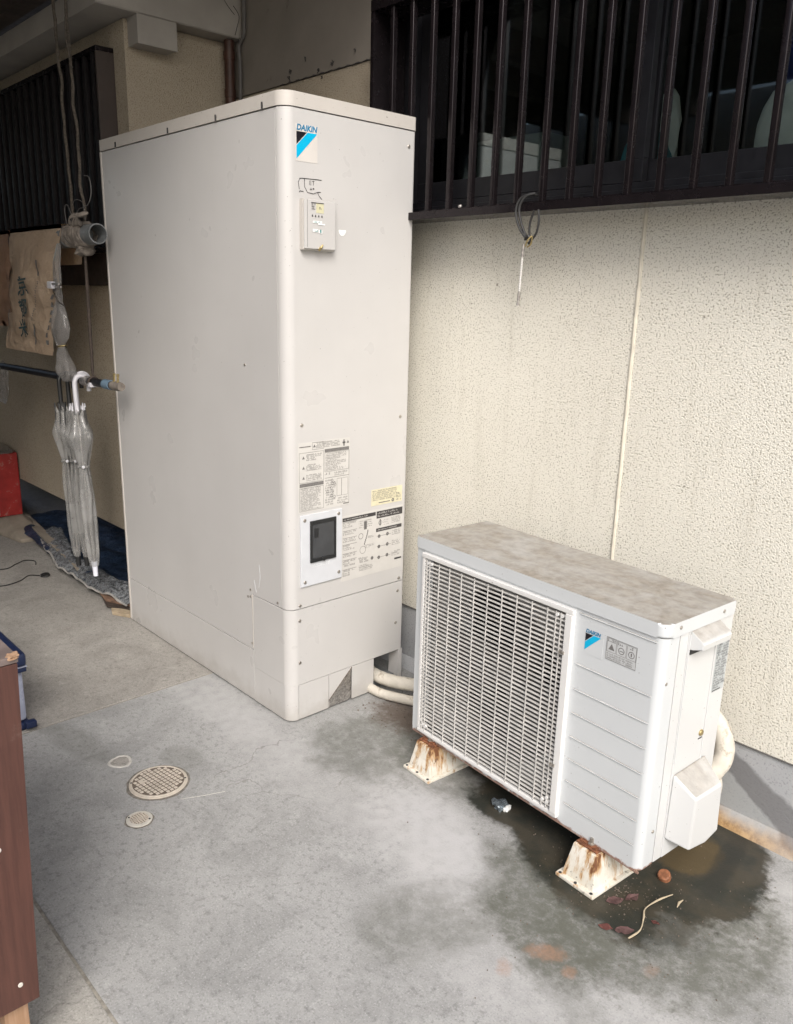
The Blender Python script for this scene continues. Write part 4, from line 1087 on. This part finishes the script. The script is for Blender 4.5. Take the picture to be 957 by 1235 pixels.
for i in range(260):
    x, y = rnd.uniform(.05, .42), rnd.uniform(.22, .56); s = rnd.uniform(.0008, .0035)
    bmesh.ops.create_icosphere(gr, subdivisions=1, radius=s, matrix=Matrix.Translation((x, y, s*.4)))
tag(obj('grit', gr, M['cover_low'], smooth=0), 'fine dark grit scattered on the damp concrete', 'grit', kind='stuff')

# ------------------------------------------------------------------ hanging poles, sacks, umbrellas
YP = -.07
bpz = 1.528
up_ = thing('upper_pole', 'grey plastic pipe with rag-wrapped end, hung level beside the heater', 'pole', (-2.2, YP, bpz-.04))
pb = bmesh.new(); n_ = 24; x1 = -1.045
def ringx(bm, x, r): return [bm.verts.new((x, YP+r*math.cos(2*PI*i/n_), bpz+r*math.sin(2*PI*i/n_))) for i in range(n_)]
rr = [ringx(pb, -3.6, .036), ringx(pb, x1-.004, .036), ringx(pb, x1, .035), ringx(pb, x1, .031), ringx(pb, x1-.10, .030)]
for a, b in zip(rr, rr[1:]):
    for i in range(n_): pb.faces.new((a[i], a[(i+1) % n_], b[(i+1) % n_], b[i]))
pb.faces.new(rr[-1])
obj('pipe', pb, M['pvc'], up_)
obj('coupling', T([(-1.39, YP, bpz), (-1.385, YP, bpz), (-1.30, YP, bpz), (-1.295, YP, bpz)], [.037, .042, .042, .037], 24), M['pvc'], up_)
def wrap(x0, x1, r, seed, turns):
    bm = bmesh.new(); N = turns*14
    pts = []; rs = []
    for i in range(N+1):
        a = 2*PI*i/14; x = x0+(x1-x0)*i/N+.006*noise.noise(Vector((i*.4, seed, 0)))
        rad = r+.010*noise.noise(Vector((a*.6, seed, 1))); pts.append((x, YP+rad*math.cos(a), bpz+rad*math.sin(a))); rs.append(.009+.006*noise.noise(Vector((i*.5, 2, seed))))
    tube(bm, pts, rs, 7); return bm
obj('rag', wrap(-1.31, -1.12, .034, 1, 8), M['rag'], up_)
obj('rag', wrap(-1.20, -1.13, .037, 5, 4), M['rag'], up_)
kn_ = bmesh.new()
for i in range(5):
    a = rnd.uniform(.3, 2.6)
    tube(kn_, smoothpath([(-1.20+.02*i, YP-.03, bpz+.03), (-1.18+.022*i, YP-.045+.01*math.sin(i), bpz+.055), (-1.15+.02*i, YP-.02, bpz+.07)], 4), [.006+.003*math.sin(k_*1.3) for k_ in range(9)], 6)
obj('rag', kn_, M['rag'], up_)
wr_ = bmesh.new()
tube(wr_, smoothpath([(-1.32, YP, bpz+.04), (-1.33, YP, bpz+.10), (-1.30, YP, bpz+.11), (-1.25, YP, bpz+.06), (-1.20, YP, bpz+.09), (-1.12, YP, bpz+.10), (-1.08, YP, bpz+.14), (-1.09, YP, bpz+.19), (-1.13, YP, bpz+.20)], 5), .0018, 5)
tube(wr_, smoothpath([(-1.28, YP, bpz+.04), (-1.24, YP, bpz+.12), (-1.16, YP, bpz+.11), (-1.15, YP, bpz+.05)], 5), .0015, 5)
obj('wire', wr_, M['cable'], up_)
def hanger(xa, xb, za, zb, sd):
    N = 40; return T([(xa+(xb-xa)*i/N+.0025*noise.noise(Vector((i*.2, sd, 0))), YP+.01*noise.noise(Vector((i*.3, sd, 5))), za+(zb-za)*i/N) for i in range(N+1)], [.0055+.0022*noise.noise(Vector((i*.8, sd, 9))) for i in range(N+1)], 7)
rp = thing('hanging_rope', 'old grey ropes dropping from the roof to the rag-wrapped pole end', 'rope', (-1.28, YP, 1.56))
obj('rope', hanger(-1.262, -1.185, bpz+.045, 2.62, 1) if False else hanger(-1.255, -1.300, bpz+.045, 2.62, 1), M['rope'], rp)
obj('rope', hanger(-1.155, -1.195, bpz+.045, 2.62, 4), M['rope'], rp)
obj('rope', T(smoothpath([(-1.178, YP-.005, 2.24), (-1.168, YP-.012, 2.17), (-1.160, YP-.008, 2.10)], 5), .0035, 6), M['rope'], rp)
# lower pole
lz = .9985
lp = thing('lower_pole', 'thin dark pole with blue tape and brass fitting, holding umbrellas', 'pole', (-2.1, YP, .97))
def zl(x): return .972+(.995-.972)*(x+2.33)/(2.33-.93)
obj('pipe', T([(-3.6, YP, zl(-3.6)), (-.955, YP, zl(-.955))], .0155, 16), M['sash'], lp)
obj('grey_sleeve', T([(-1.275, YP, zl(-1.275)), (-1.22, YP, zl(-1.22))], .020, 16), M['zinc'], lp)
obj('blue_tape', T([(-1.075, YP, zl(-1.075)), (-1.02, YP, zl(-1.02))], .0185, 16), simple('blue_tape', (.13, .20, .27), .6, var=.2, scale=60), lp)
pe = bmesh.new(); tube(pe, [(-1.005, YP, zl(-1.0)), (-.955, YP, zl(-.95)), (-.935, YP, zl(-.935))], [.0175, .0175, .015], 14)
obj('end_fitting', pe, M['rag'], lp)
br = bmesh.new()
for x in (-.985, -.955): tube(br, [(x, YP-.004, .995+.01), (x+.002, YP-.004, .995+.030), (x+.004, YP-.004, .995+.045)], [.006, .0045, .006], 8)
obj('wing_nut', br, M['brass'], lp)
obj('white_clip', B(-1.19, -1.165, YP-.022, YP+.02, .972, .990, .003), M['white'], lp)
st_ = thing('hanging_strap', 'thin dark strap linking the upper pole to the lower pole', 'strap', (-1.17, YP, 1.0))
obj('strap', T([(-1.172-.01*i/12, YP, 1.482-.468*i/12) for i in range(13)], [.0045+.0025*math.sin(PI*i/12) for i in range(13)], 6), M['strap'], st_)
obj('strap_knot', crumple(-1.172, YP, 1.475, .028, .03, .018, 3, 3, .4), M['rag'], st_)
obj('strap_loop', T([(-1.182, YP+.019*math.cos(2*PI*i/16), zl(-1.18)+.019*math.sin(2*PI*i/16)) for i in range(16)], .005, 6, closed=True), M['strap'], st_)

# rice sacks draped over the upper pole
def sack(name, xl, xr, drop, back, skew, taper, seed, mat, label, curl=.0):
    NU, NV = 44, 64
    R_ = .043
    Ls = drop+PI*R_+back
    def P(u, v, off=0):
        s = v*Ls    # from front bottom up over the pole to back bottom
        if s < drop:
            d = drop-s; y = YP-R_; z = bpz-d; nrm = Vector((0, -1, 0)); q = d/drop
        elif s < drop+PI*R_:
            a = (s-drop)/R_; y = YP-R_*math.cos(a); z = bpz+R_*math.sin(a); nrm = Vector((0, -math.cos(a), math.sin(a))); q = 0
        else:
            d = s-drop-PI*R_; y = YP+R_; z = bpz-d; nrm = Vector((0, 1, 0)); q = d/drop*.6
        wdt = (xr-xl)*(1-taper*q); x = (xl+xr)/2+skew*q+(u-.5)*wdt
        x += .008*q*math.sin(s*19+seed)*(1 if u > .5 else -1)
        amp = min(1, q*3+.15)
        h = .018*noise.noise(Vector((x*4, z*5, seed)))+.010*noise.noise(Vector((x*9+z*4, z*9, seed+3)))+.010*(abs(noise.noise(Vector((x*16+z*9, z*15, seed+6))))-.2)
        ridge = .012*(1-abs(noise.noise(Vector((x*7-z*5, z*6, seed+11))))*4) 
        h += max(-.004, ridge)*.30
        bulge = .030*math.sin(PI*min(1, q*1.1))*math.sin(PI*u)
        p = Vector((x, y, z))+nrm*(h*amp+bulge+off)
        if y < YP and p.y > YP-.036: p.y = YP-.036-off
        return p
    bm = bmesh.new(); g = [[bm.verts.new(P(i/NU, j/NV)) for j in range(NV+1)] for i in range(NU+1)]
    for i in range(NU):
        for j in range(NV): bm.faces.new((g[i][j], g[i+1][j], g[i+1][j+1], g[i][j+1]))
    bmesh.ops.solidify(bm, geom=list(bm.faces), thickness=.003)
    o = tag(obj(name, bm, mat, smooth=60), label, 'sack')
    return o, P, Ls, drop
SK, P1, Ls, drop = sack('paper_sack', -1.840, -1.285, .455, .10, -.17, .04, 3.1, M['kraft'], 'crumpled kraft paper rice sack with dark green characters, draped over the pole')
def on_sack(cu, cd, ch, size, rot=0):
    """character centred at u, distance cd below pole, drawn on the sack"""
    def fn(x, y):
        xx = x*math.cos(rot)-y*math.sin(rot); yy = x*math.sin(rot)+y*math.cos(rot)
        u = cu+xx/.5; s = drop-(cd-yy)
        return P1(u, s/Ls, .014)
    bm = text_bm(ch, size, fn, off=(-size*.5, -size*.38), bold=size*.012, dice=3)
    return bm
for ch, u, d, s_ in (('京', .545, .185, .080), ('都', .515, .272, .080), ('米', .480, .355, .082)):
    obj('printed_character', on_sack(u, d, ch, s_, .12), M['kraft_ink'], SK, smooth=0)
t_ = bmesh.new()
def strip(bm, u0_, d0, u1_, d1, w_, n=14):
    pr = None
    for i in range(n+1):
        u = u0_+(u1_-u0_)*i/n; d = d0+(d1-d0)*i/n
        a = bm.verts.new(P1(u-w_, (drop-d)/Ls, .0045)); b = bm.verts.new(P1(u+w_, (drop-d)/Ls, .0045))
        if pr: bm.faces.new((pr[0], pr[1], b, a))
        pr = (a, b)
strip(t_, .700, .085, .745, .145, .010); strip(t_, .70, .335, .665, .42, .013); strip(t_, .10, .10, .06, .40, .006)
for i in range(9):
    d = .165+.018*i; u = .735-.012*i
    strip(t_, u-.012, d, u+.014, d+.003, .010, 2); strip(t_, u, d+.006, u+.002, d+.012, .006, 2)
for i in range(9):
    d = .155+.030*i; strip(t_, .965-.004*i, d, .962-.004*i, d+.018, .016, 3)
obj('printed_band', t_, M['ink'], SK, smooth=0, kind='stuff')
sack('paper_sack', -2.50, -1.862, .36, .10, .0, .02, 8.3, M['kraft_red'], 'reddish brown paper sack on the pole at the left edge of the photo')
# pale plastic hanging below, at the left edge
tag(obj('plastic_scrap', crumple(-2.30, YP, .90, .10, .02, .085, 21, 4, .3), M['poly']), 'pale clear plastic scrap hanging under the lower pole at the left edge', 'plastic')
# clear bag
def bagmesh(path, rads, seed):
    bm = bmesh.new(); n = 26; rings = []
    for i, (p, r) in enumerate(zip(path, rads)):
        rr_ = []
        for k in range(n):
            a = 2*PI*k/n; q = r*(1+.25*noise.noise(Vector((math.cos(a)*2, math.sin(a)*2, i*.22+seed)))+.12*math.sin(5*a+i*.3))
            rr_.append(bm.verts.new((p[0]+q*math.cos(a), p[1]+q*.45*math.sin(a), p[2])))
        rings.append(rr_)
    for a, b in zip(rings, rings[1:]):
        for k in range(n): bm.faces.new((a[k], a[(k+1) % n], b[(k+1) % n], b[k]))
    bm.faces.new(rings[0]); bm.faces.new(rings[-1][::-1]); return bm
bg_ = thing('plastic_bag', 'twisted clear plastic bag hanging between the two poles', 'bag', (-1.35, -.11, 1.0))
pth = []; rd = []
prof = [(1.50, -1.345, .012), (1.43, -1.385, .022), (1.36, -1.390, .028), (1.335, -1.395, .020), (1.29, -1.398, .030), (1.24, -1.400, .060), (1.19, -1.395, .078), (1.15, -1.400, .062), (1.125, -1.410, .036), (1.11, -1.405, .034), (1.08, -1.400, .058), (1.04, -1.385, .080), (1.01, -1.37, .078), (.985, -1.36, .045)]
NPp = 40
for i in range(NPp+1):
    t0 = i/NPp*(len(prof)-1); a = min(int(t0), len(prof)-2); f = t0-a; f = f*f*(3-2*f)
    z, x, r = [prof[a][q]+(prof[a+1][q]-prof[a][q])*f for q in range(3)]; pth.append((x+.05, -.115, z)); rd.append(r*(.80 if z < 1.3 else 1))
obj('film', bagmesh(pth, rd, 2), M['poly'], bg_, smooth=60)
obj('rubber_band', T([(-1.350+.024*math.cos(2*PI*i/14), -.115+.016*math.sin(2*PI*i/14), 1.118+.004*math.cos(2*PI*i/14)) for i in range(14)], .0028, 6, closed=True), M['brass'], bg_)
obj('clothes_peg', B(-1.368, -1.325, -.148, -.130, 1.335, 1.362, .004), M['white'], bg_)
obj('peg_arm', B(-1.325, -1.260, -.146, -.139, 1.349, 1.357, .001), M['zinc'], bg_)
obj('peg_arm', B(-1.325, -1.268, -.135, -.128, 1.338, 1.345, .001), M['zinc'], bg_)
obj('string', T(smoothpath([(-1.34, -.135, 1.325), (-1.30, -.135, 1.29), (-1.23, -.135, 1.272)], 5), .0022, 5), M['strap'], bg_)

# umbrellas
def umbrella(x, y, dz, lean, hmat, tipmat, phase, label, wid=1.0):
    t = thing('umbrella', label, 'umbrella', (x+lean, y, .20+dz), 0, 'clear plastic umbrellas hung on the lower pole')
    # along the shaft: s from the handle top (z 1.0) to the tip (z .20)
    def ax(z): return Vector((x+lean*(1.0-z)/.8, y, z+dz))
    prof = [(.868, .030), (.850, .032), (.835, .036), (.800, .052), (.775, .066), (.765, .064), (.720, .046), (.665, .028), (.640, .024), (.610, .029), (.540, .036), (.44, .036), (.34, .031), (.27, .023), (.245, .017)]
    bm = bmesh.new(); n = 48; rings = []
    NN = 46
    for i in range(NN+1):
        t0 = i/NN*(len(prof)-1); a = min(int(t0), len(prof)-2); f = t0-a
        z, r = [prof[a][q]+(prof[a+1][q]-prof[a][q])*f for q in range(2)]
        ring_ = []
        for k in range(n):
            th = 2*PI*k/n; pl = .13*math.cos(5*th+phase+(1.0-z)*6)+.22*noise.noise(Vector((math.cos(th)*1.5, math.sin(th)*1.5, z*9+phase)))
            if i <= 2: pl += .25*math.cos(8*th+phase)
            q = r*wid*(1+pl); ring_.append(bm.verts.new(ax(z)+Vector((q*math.cos(th), q*.85*math.sin(th), (.012*math.cos(8*th+phase) if i < 2 else 0)))))
        rings.append(ring_)
    for a, b in zip(rings, rings[1:]):
        for k in range(n): bm.faces.new((a[k], a[(k+1) % n], b[(k+1) % n], b[k]))
    obj('canopy', bm, M['vinyl'], t, smooth=70)
    obj('shaft', T([ax(.87), ax(.245)], .005, 8), M['zinc'], t)
    rb_ = bmesh.new()
    for k in range(8):
        th = 2*PI*k/8+phase/8
        d = Vector((math.cos(th), math.sin(th)*.85, 0))
        tube(rb_, [ax(.885)+d*.030, ax(.80)+d*.036, ax(.64)+d*.016, ax(.28)+d*.014], .0018, 5)
    obj('ribs', rb_, hmat if hmat is not M['white'] else M['cable'], t)
    tips = bmesh.new()
    for k in range(8):
        th = 2*PI*k/8+phase/8; d = Vector((math.cos(th), math.sin(th)*.85, 0))
        tube(tips, [ax(.888)+d*.030, ax(.872)+d*.032], [.0025, .0035], 6)
    obj('rib_tip', tips, hmat, t)
    obj('tie_strap', T([ax(.652)+Vector((.026*math.cos(2*PI*i/16), .024*math.sin(2*PI*i/16), .004*math.sin(i))) for i in range(16)], .004, 6, closed=True), M['vinyl'], t)
    obj('snap_button', disc(bmesh.new(), ax(.655)+Vector((.030, -.012, 0)), (1, -.6, 0), .006, .004), M['white'], t)
    obj('ferrule', T([ax(.262), ax(.235), ax(.203)], [.013, .0105, .0095], 14), tipmat, t)
    # crook handle going over the pole (pole axis along x, so the crook lies in the y-z plane, slightly turned)
    top = 1.000+dz; c = ax(.99)
    pts = [ax(.86), ax(.90), ax(.94)]
    base = ax(.94)
    rc = .030
    for i in range(0, 11):
        a = PI*i/10
        pts.append(Vector((base.x-.010*(i/10), base.y+rc-rc*math.cos(a), base.z+.032+rc*math.sin(a)*1.1)))
    pts.append(pts[-1]+Vector((0, 0, -.03)))
    obj('handle', T(pts, .0088, 12), hmat, t)
umbrella(-1.425, -.112, .000, .050, M['blackplastic'], M['blackplastic'], .4, 'clear umbrella with black crook handle, leftmost on the lower pole', .80)
umbrella(-1.395, -.090, .003, .055, M['blackplastic'], M['blackplastic'], 1.9, 'clear umbrella with black crook handle, between the other black one and the white handles', .84)
umbrella(-1.305, -.094, .010, .060, M['white'], M['ferrule'], 2.7, 'clear umbrella with white crook handle, left one of the white pair', .86)
umbrella(-1.255, -.118, .006, .070, M['white'], M['ferrule'], 3.9, 'clear umbrella with white crook handle, nearest the water heater', .90)

# ------------------------------------------------------------------ things on the ground, left
tr = bmesh.new(); NU, NV = 60, 22; g = []
for i in range(NU+1):
    row = []
    for j in range(NV+1):
        u, v = i/NU, j/NV
        x = -2.95+1.85*u; y = .03+.03*math.sin(u*7)+(.50-.03)*v - .10*(1-v)*(1-u)*0
        z = .022+.030*abs(noise.noise(Vector((x*4, y*6, 1))))+.020*abs(noise.noise(Vector((x*12, y*12, 4))))+.018*math.sin(PI*min(1, v*3))
        row.append(tr.verts.new((x, y, z)))
    g.append(row)
for i in range(NU):
    for j in range(NV): tr.faces.new((g[i][j], g[i+1][j], g[i+1][j+1], g[i][j+1]))
tag(obj('blue_tarp', tr, M['tarp_blue'], smooth=50), 'dark blue tarpaulin spread in the gap under the tan wall', 'tarpaulin')
cs = thing('plastic_sheet', 'crumpled clear plastic sheet with white hem at the edge of the blue tarpaulin', 'plastic sheet', (-1.9, .03, 0))
s_ = bmesh.new(); NU, NV = 70, 12; g = []; edge = []
for i in range(NU+1):
    row = []
    u = i/NU; x = -2.50+1.27*u; ye = .105-.115*min(1, u*2.2)+.004*math.sin(u*23)+ (.05*(u-.75)*4 if u > .75 else 0)*.7
    for j in range(NV+1):
        v = j/NV; y = ye+.12*v
        z = .030+.035*abs(noise.noise(Vector((x*10, y*18, 7))))+.02*math.sin(PI*v)+.02*v
        row.append(s_.verts.new((x, y, z)))
    edge.append((x, ye, row[0].co.z)); g.append(row)
for i in range(NU):
    for j in range(NV): s_.faces.new((g[i][j], g[i+1][j], g[i+1][j+1], g[i][j+1]))
obj('sheet', s_, M['tarp_clear'], cs, smooth=25)
obj('hem', T(edge, [.0050+.003*noise.noise(Vector((i*.4, 0, 0))) for i in range(len(edge))], 7), M['tarp_trim'], cs)
def slab_piece(name, pts, z0, z1, mat, label, cat='board'):
    bm = bmesh.new(); prism(bm, pts, z0, z1, None, .002); tag(obj(name, bm, mat), label, cat)
slab_piece('cardboard_sheet', [(-1.62, .03), (-1.36, -.012), (-1.17, .07), (-1.17, .30), (-1.55, .20)], .018, .030, M['board'], 'brown cardboard edge under the plastic sheet by the heater')
slab_piece('wooden_board', [(-1.50, .02), (-1.32, -.028), (-1.16, .045), (-1.16, .25), (-1.4, .22)], .008, .017, M['darkwood'], 'dark flat board under the brown cardboard by the heater')
slab_piece('wooden_offcut', [(-1.285, -.022), (-1.235, -.040), (-1.160, .000), (-1.160, .04), (-1.22, .03)], .0015, .016, M['board_pale'], 'short pale wood offcut on the concrete at the heater corner')
slab_piece('timber_strip', [(-2.95, .20), (-2.95, .15), (-1.75, .02), (-1.75, .06)], .045, .060, M['block'], 'long grey strip lying on the tarpaulin beside the concrete block')
# concrete block
bb = bmesh.new()
lo = [(-3.35, -.12), (-2.52, .02), (-2.50, .16), (-2.62, .20), (-3.35, .17)]
a = [bb.verts.new((x, y, .0)) for x, y in lo]; a2 = [bb.verts.new((x, y, .022)) for x, y in lo]
hi = [(-3.35, -.02), (-2.78, .04), (-2.76, .12), (-2.80, .14), (-3.35, .14)]; b = [bb.verts.new((x, y, .085)) for x, y in hi]
for p, q in ((a, a2), (a2, b)):
    for i in range(5): bb.faces.new((p[i], p[(i+1) % 5], q[(i+1) % 5], q[i]))
bb.faces.new(b); bb.faces.new(a[::-1])
bmesh.ops.recalc_face_normals(bb, faces=bb.faces)
bmesh.ops.bevel(bb, geom=list(bb.edges), offset=.006, segments=2, profile=.5, affect='EDGES')
tag(obj('concrete_block', bb, M['block']), 'low grey concrete base block with sloping sides at the left edge', 'block')
rc_ = thing('red_canister', 'faded red metal box standing on the concrete base block at the left edge', 'canister', (-2.95, .07, .086))
obj('body', B(-3.10, -2.80, .0, .138, .086, .446, .008), M['redpaint'], rc_)
obj('top_lid', crumple(-2.95, .069, .452, .15, .066, .012, 5, 3, .3), M['zinc'], rc_)
obj('hinge_strip', B(-2.7995, -2.794, .0, .012, .10, .43, .001), M['zinc'], rc_)
dk = thing('tool_stack', 'dark stacked tools at the left edge above the red box', 'tools', (-3.4, .11, .4))
obj('tool_case', B(-3.6, -3.34, .06, .14, .56, .68, .006), M['blackplastic'], dk)
obj('tool_rack', B(-3.6, -3.33, .06, .14, .535, .552, .003), M['tarp_trim'], dk)
obj('tool_case', B(-3.6, -3.28, .06, .14, .41, .525, .006), M['sash'], dk)
obj('rack_post', B(-3.7, -3.61, .06, .14, .0, .70, .006), M['darkwood'], dk)
# cords on the floor
def cord(name, pts, label, plug=None):
    t = thing(name, label, 'cord', (pts[0][0], pts[0][1], 0), 0, 'thin dark cords on the concrete at the left')
    obj('wire', T(smoothpath([(x, y, .004) for x, y in pts], 8), .0026, 6), M['blackcable'], t)
    if plug: obj('plug', crumple(plug[0], plug[1], .010, .020, .018, .008, 3, 2, .4), M['blackcable'], t)
cord('power_cord', [(-2.35, -.36), (-2.13, -.212), (-2.17, -.12), (-2.20, -.07), (-2.16, -.035), (-2.10, -.05)], 'thin dark cord curving over the concrete, far one of two')
cord('power_cord', [(-1.98, -.42), (-1.886, -.289), (-1.90, -.20), (-1.955, -.135), (-1.92, -.095)], 'thin dark cord ending in a small plug, near one of two', (-1.90, -.078))

# ------------------------------------------------------------------ brown cabinet and blue bin, lower left
cb = thing('brown_cabinet', 'dark brown wooden cabinet side with chipped top edge at the lower left', 'cabinet', (.4, -1.3, 0))
CX = .70
def leanfn(bm):
    for v in bm.verts: v.co.y += (v.co.z-.155)*.036
    return bm
obj('side_panel', leanfn(B(CX-.018, CX, -1.50, -1.030, .150, .775, .0015)), M['cabinet'], cb)
obj('back_panel', leanfn(B(-.02, CX-.019, -1.036, -1.031, .155, .772, .001)), M['cabinet'], cb)
obj('top', leanfn(B(-.02, CX+.001, -1.50, -1.0285, .776, .788, .002)), M['cabinet_top'], cb)
obj('chipped_edge', leanfn(crumple(CX-.006, -1.036, .786, .009, .009, .0035, 4, 3, .6)), M['rawwood'], cb)
obj('leg', B(CX-.060, CX-.020, -1.085, -1.045, -.001, .152, .002), M['rawwood'], cb)
obj('leg', B(.0, .04, -1.085, -1.045, -.001, .155, .002), M['rawwood'], cb)
obj('bottom_board', leanfn(B(-.02, CX-.019, -1.48, -1.037, .160, .172, .001)), M['cabinet'], cb)
for y, z in ((-1.078, .465), (-1.060, .195), (-1.106, .178)):
    obj('screw', leanfn(disc(bmesh.new(), (CX, y, z), (1, 0, 0), .0042, .002)), M['cover_pale'], cb)
# bin behind: world x just below the cabinet
cr_ = thing('blue_bin', 'clear plastic bin with dark blue lid and rim behind the brown cabinet', 'bin', (-.78, -.85, 0))
obj('bin_body', B(-1.03, -.508, -1.04, -.640, .030, .200, .012), M['crate_clear'], cr_)
obj('lid', B(-1.045, -.490, -1.055, -.630, .218, .262, .012), M['crate'], cr_)
obj('lid_rim', B(-1.043, -.493, -1.053, -.633, .200, .2165, .003), M['crate'], cr_)
obj('lid_stripe', B(-1.044, -.491, -1.054, -.631, .2165, .2185, .0005), M['crate_clear'], cr_)
obj('base_rim', B(-1.035, -.500, -1.045, -.634, .002, .028, .008), M['crate'], cr_)
obj('clip', B(-.505, -.480, -.655, -.622, .012, .034, .004), M['crate'], cr_)
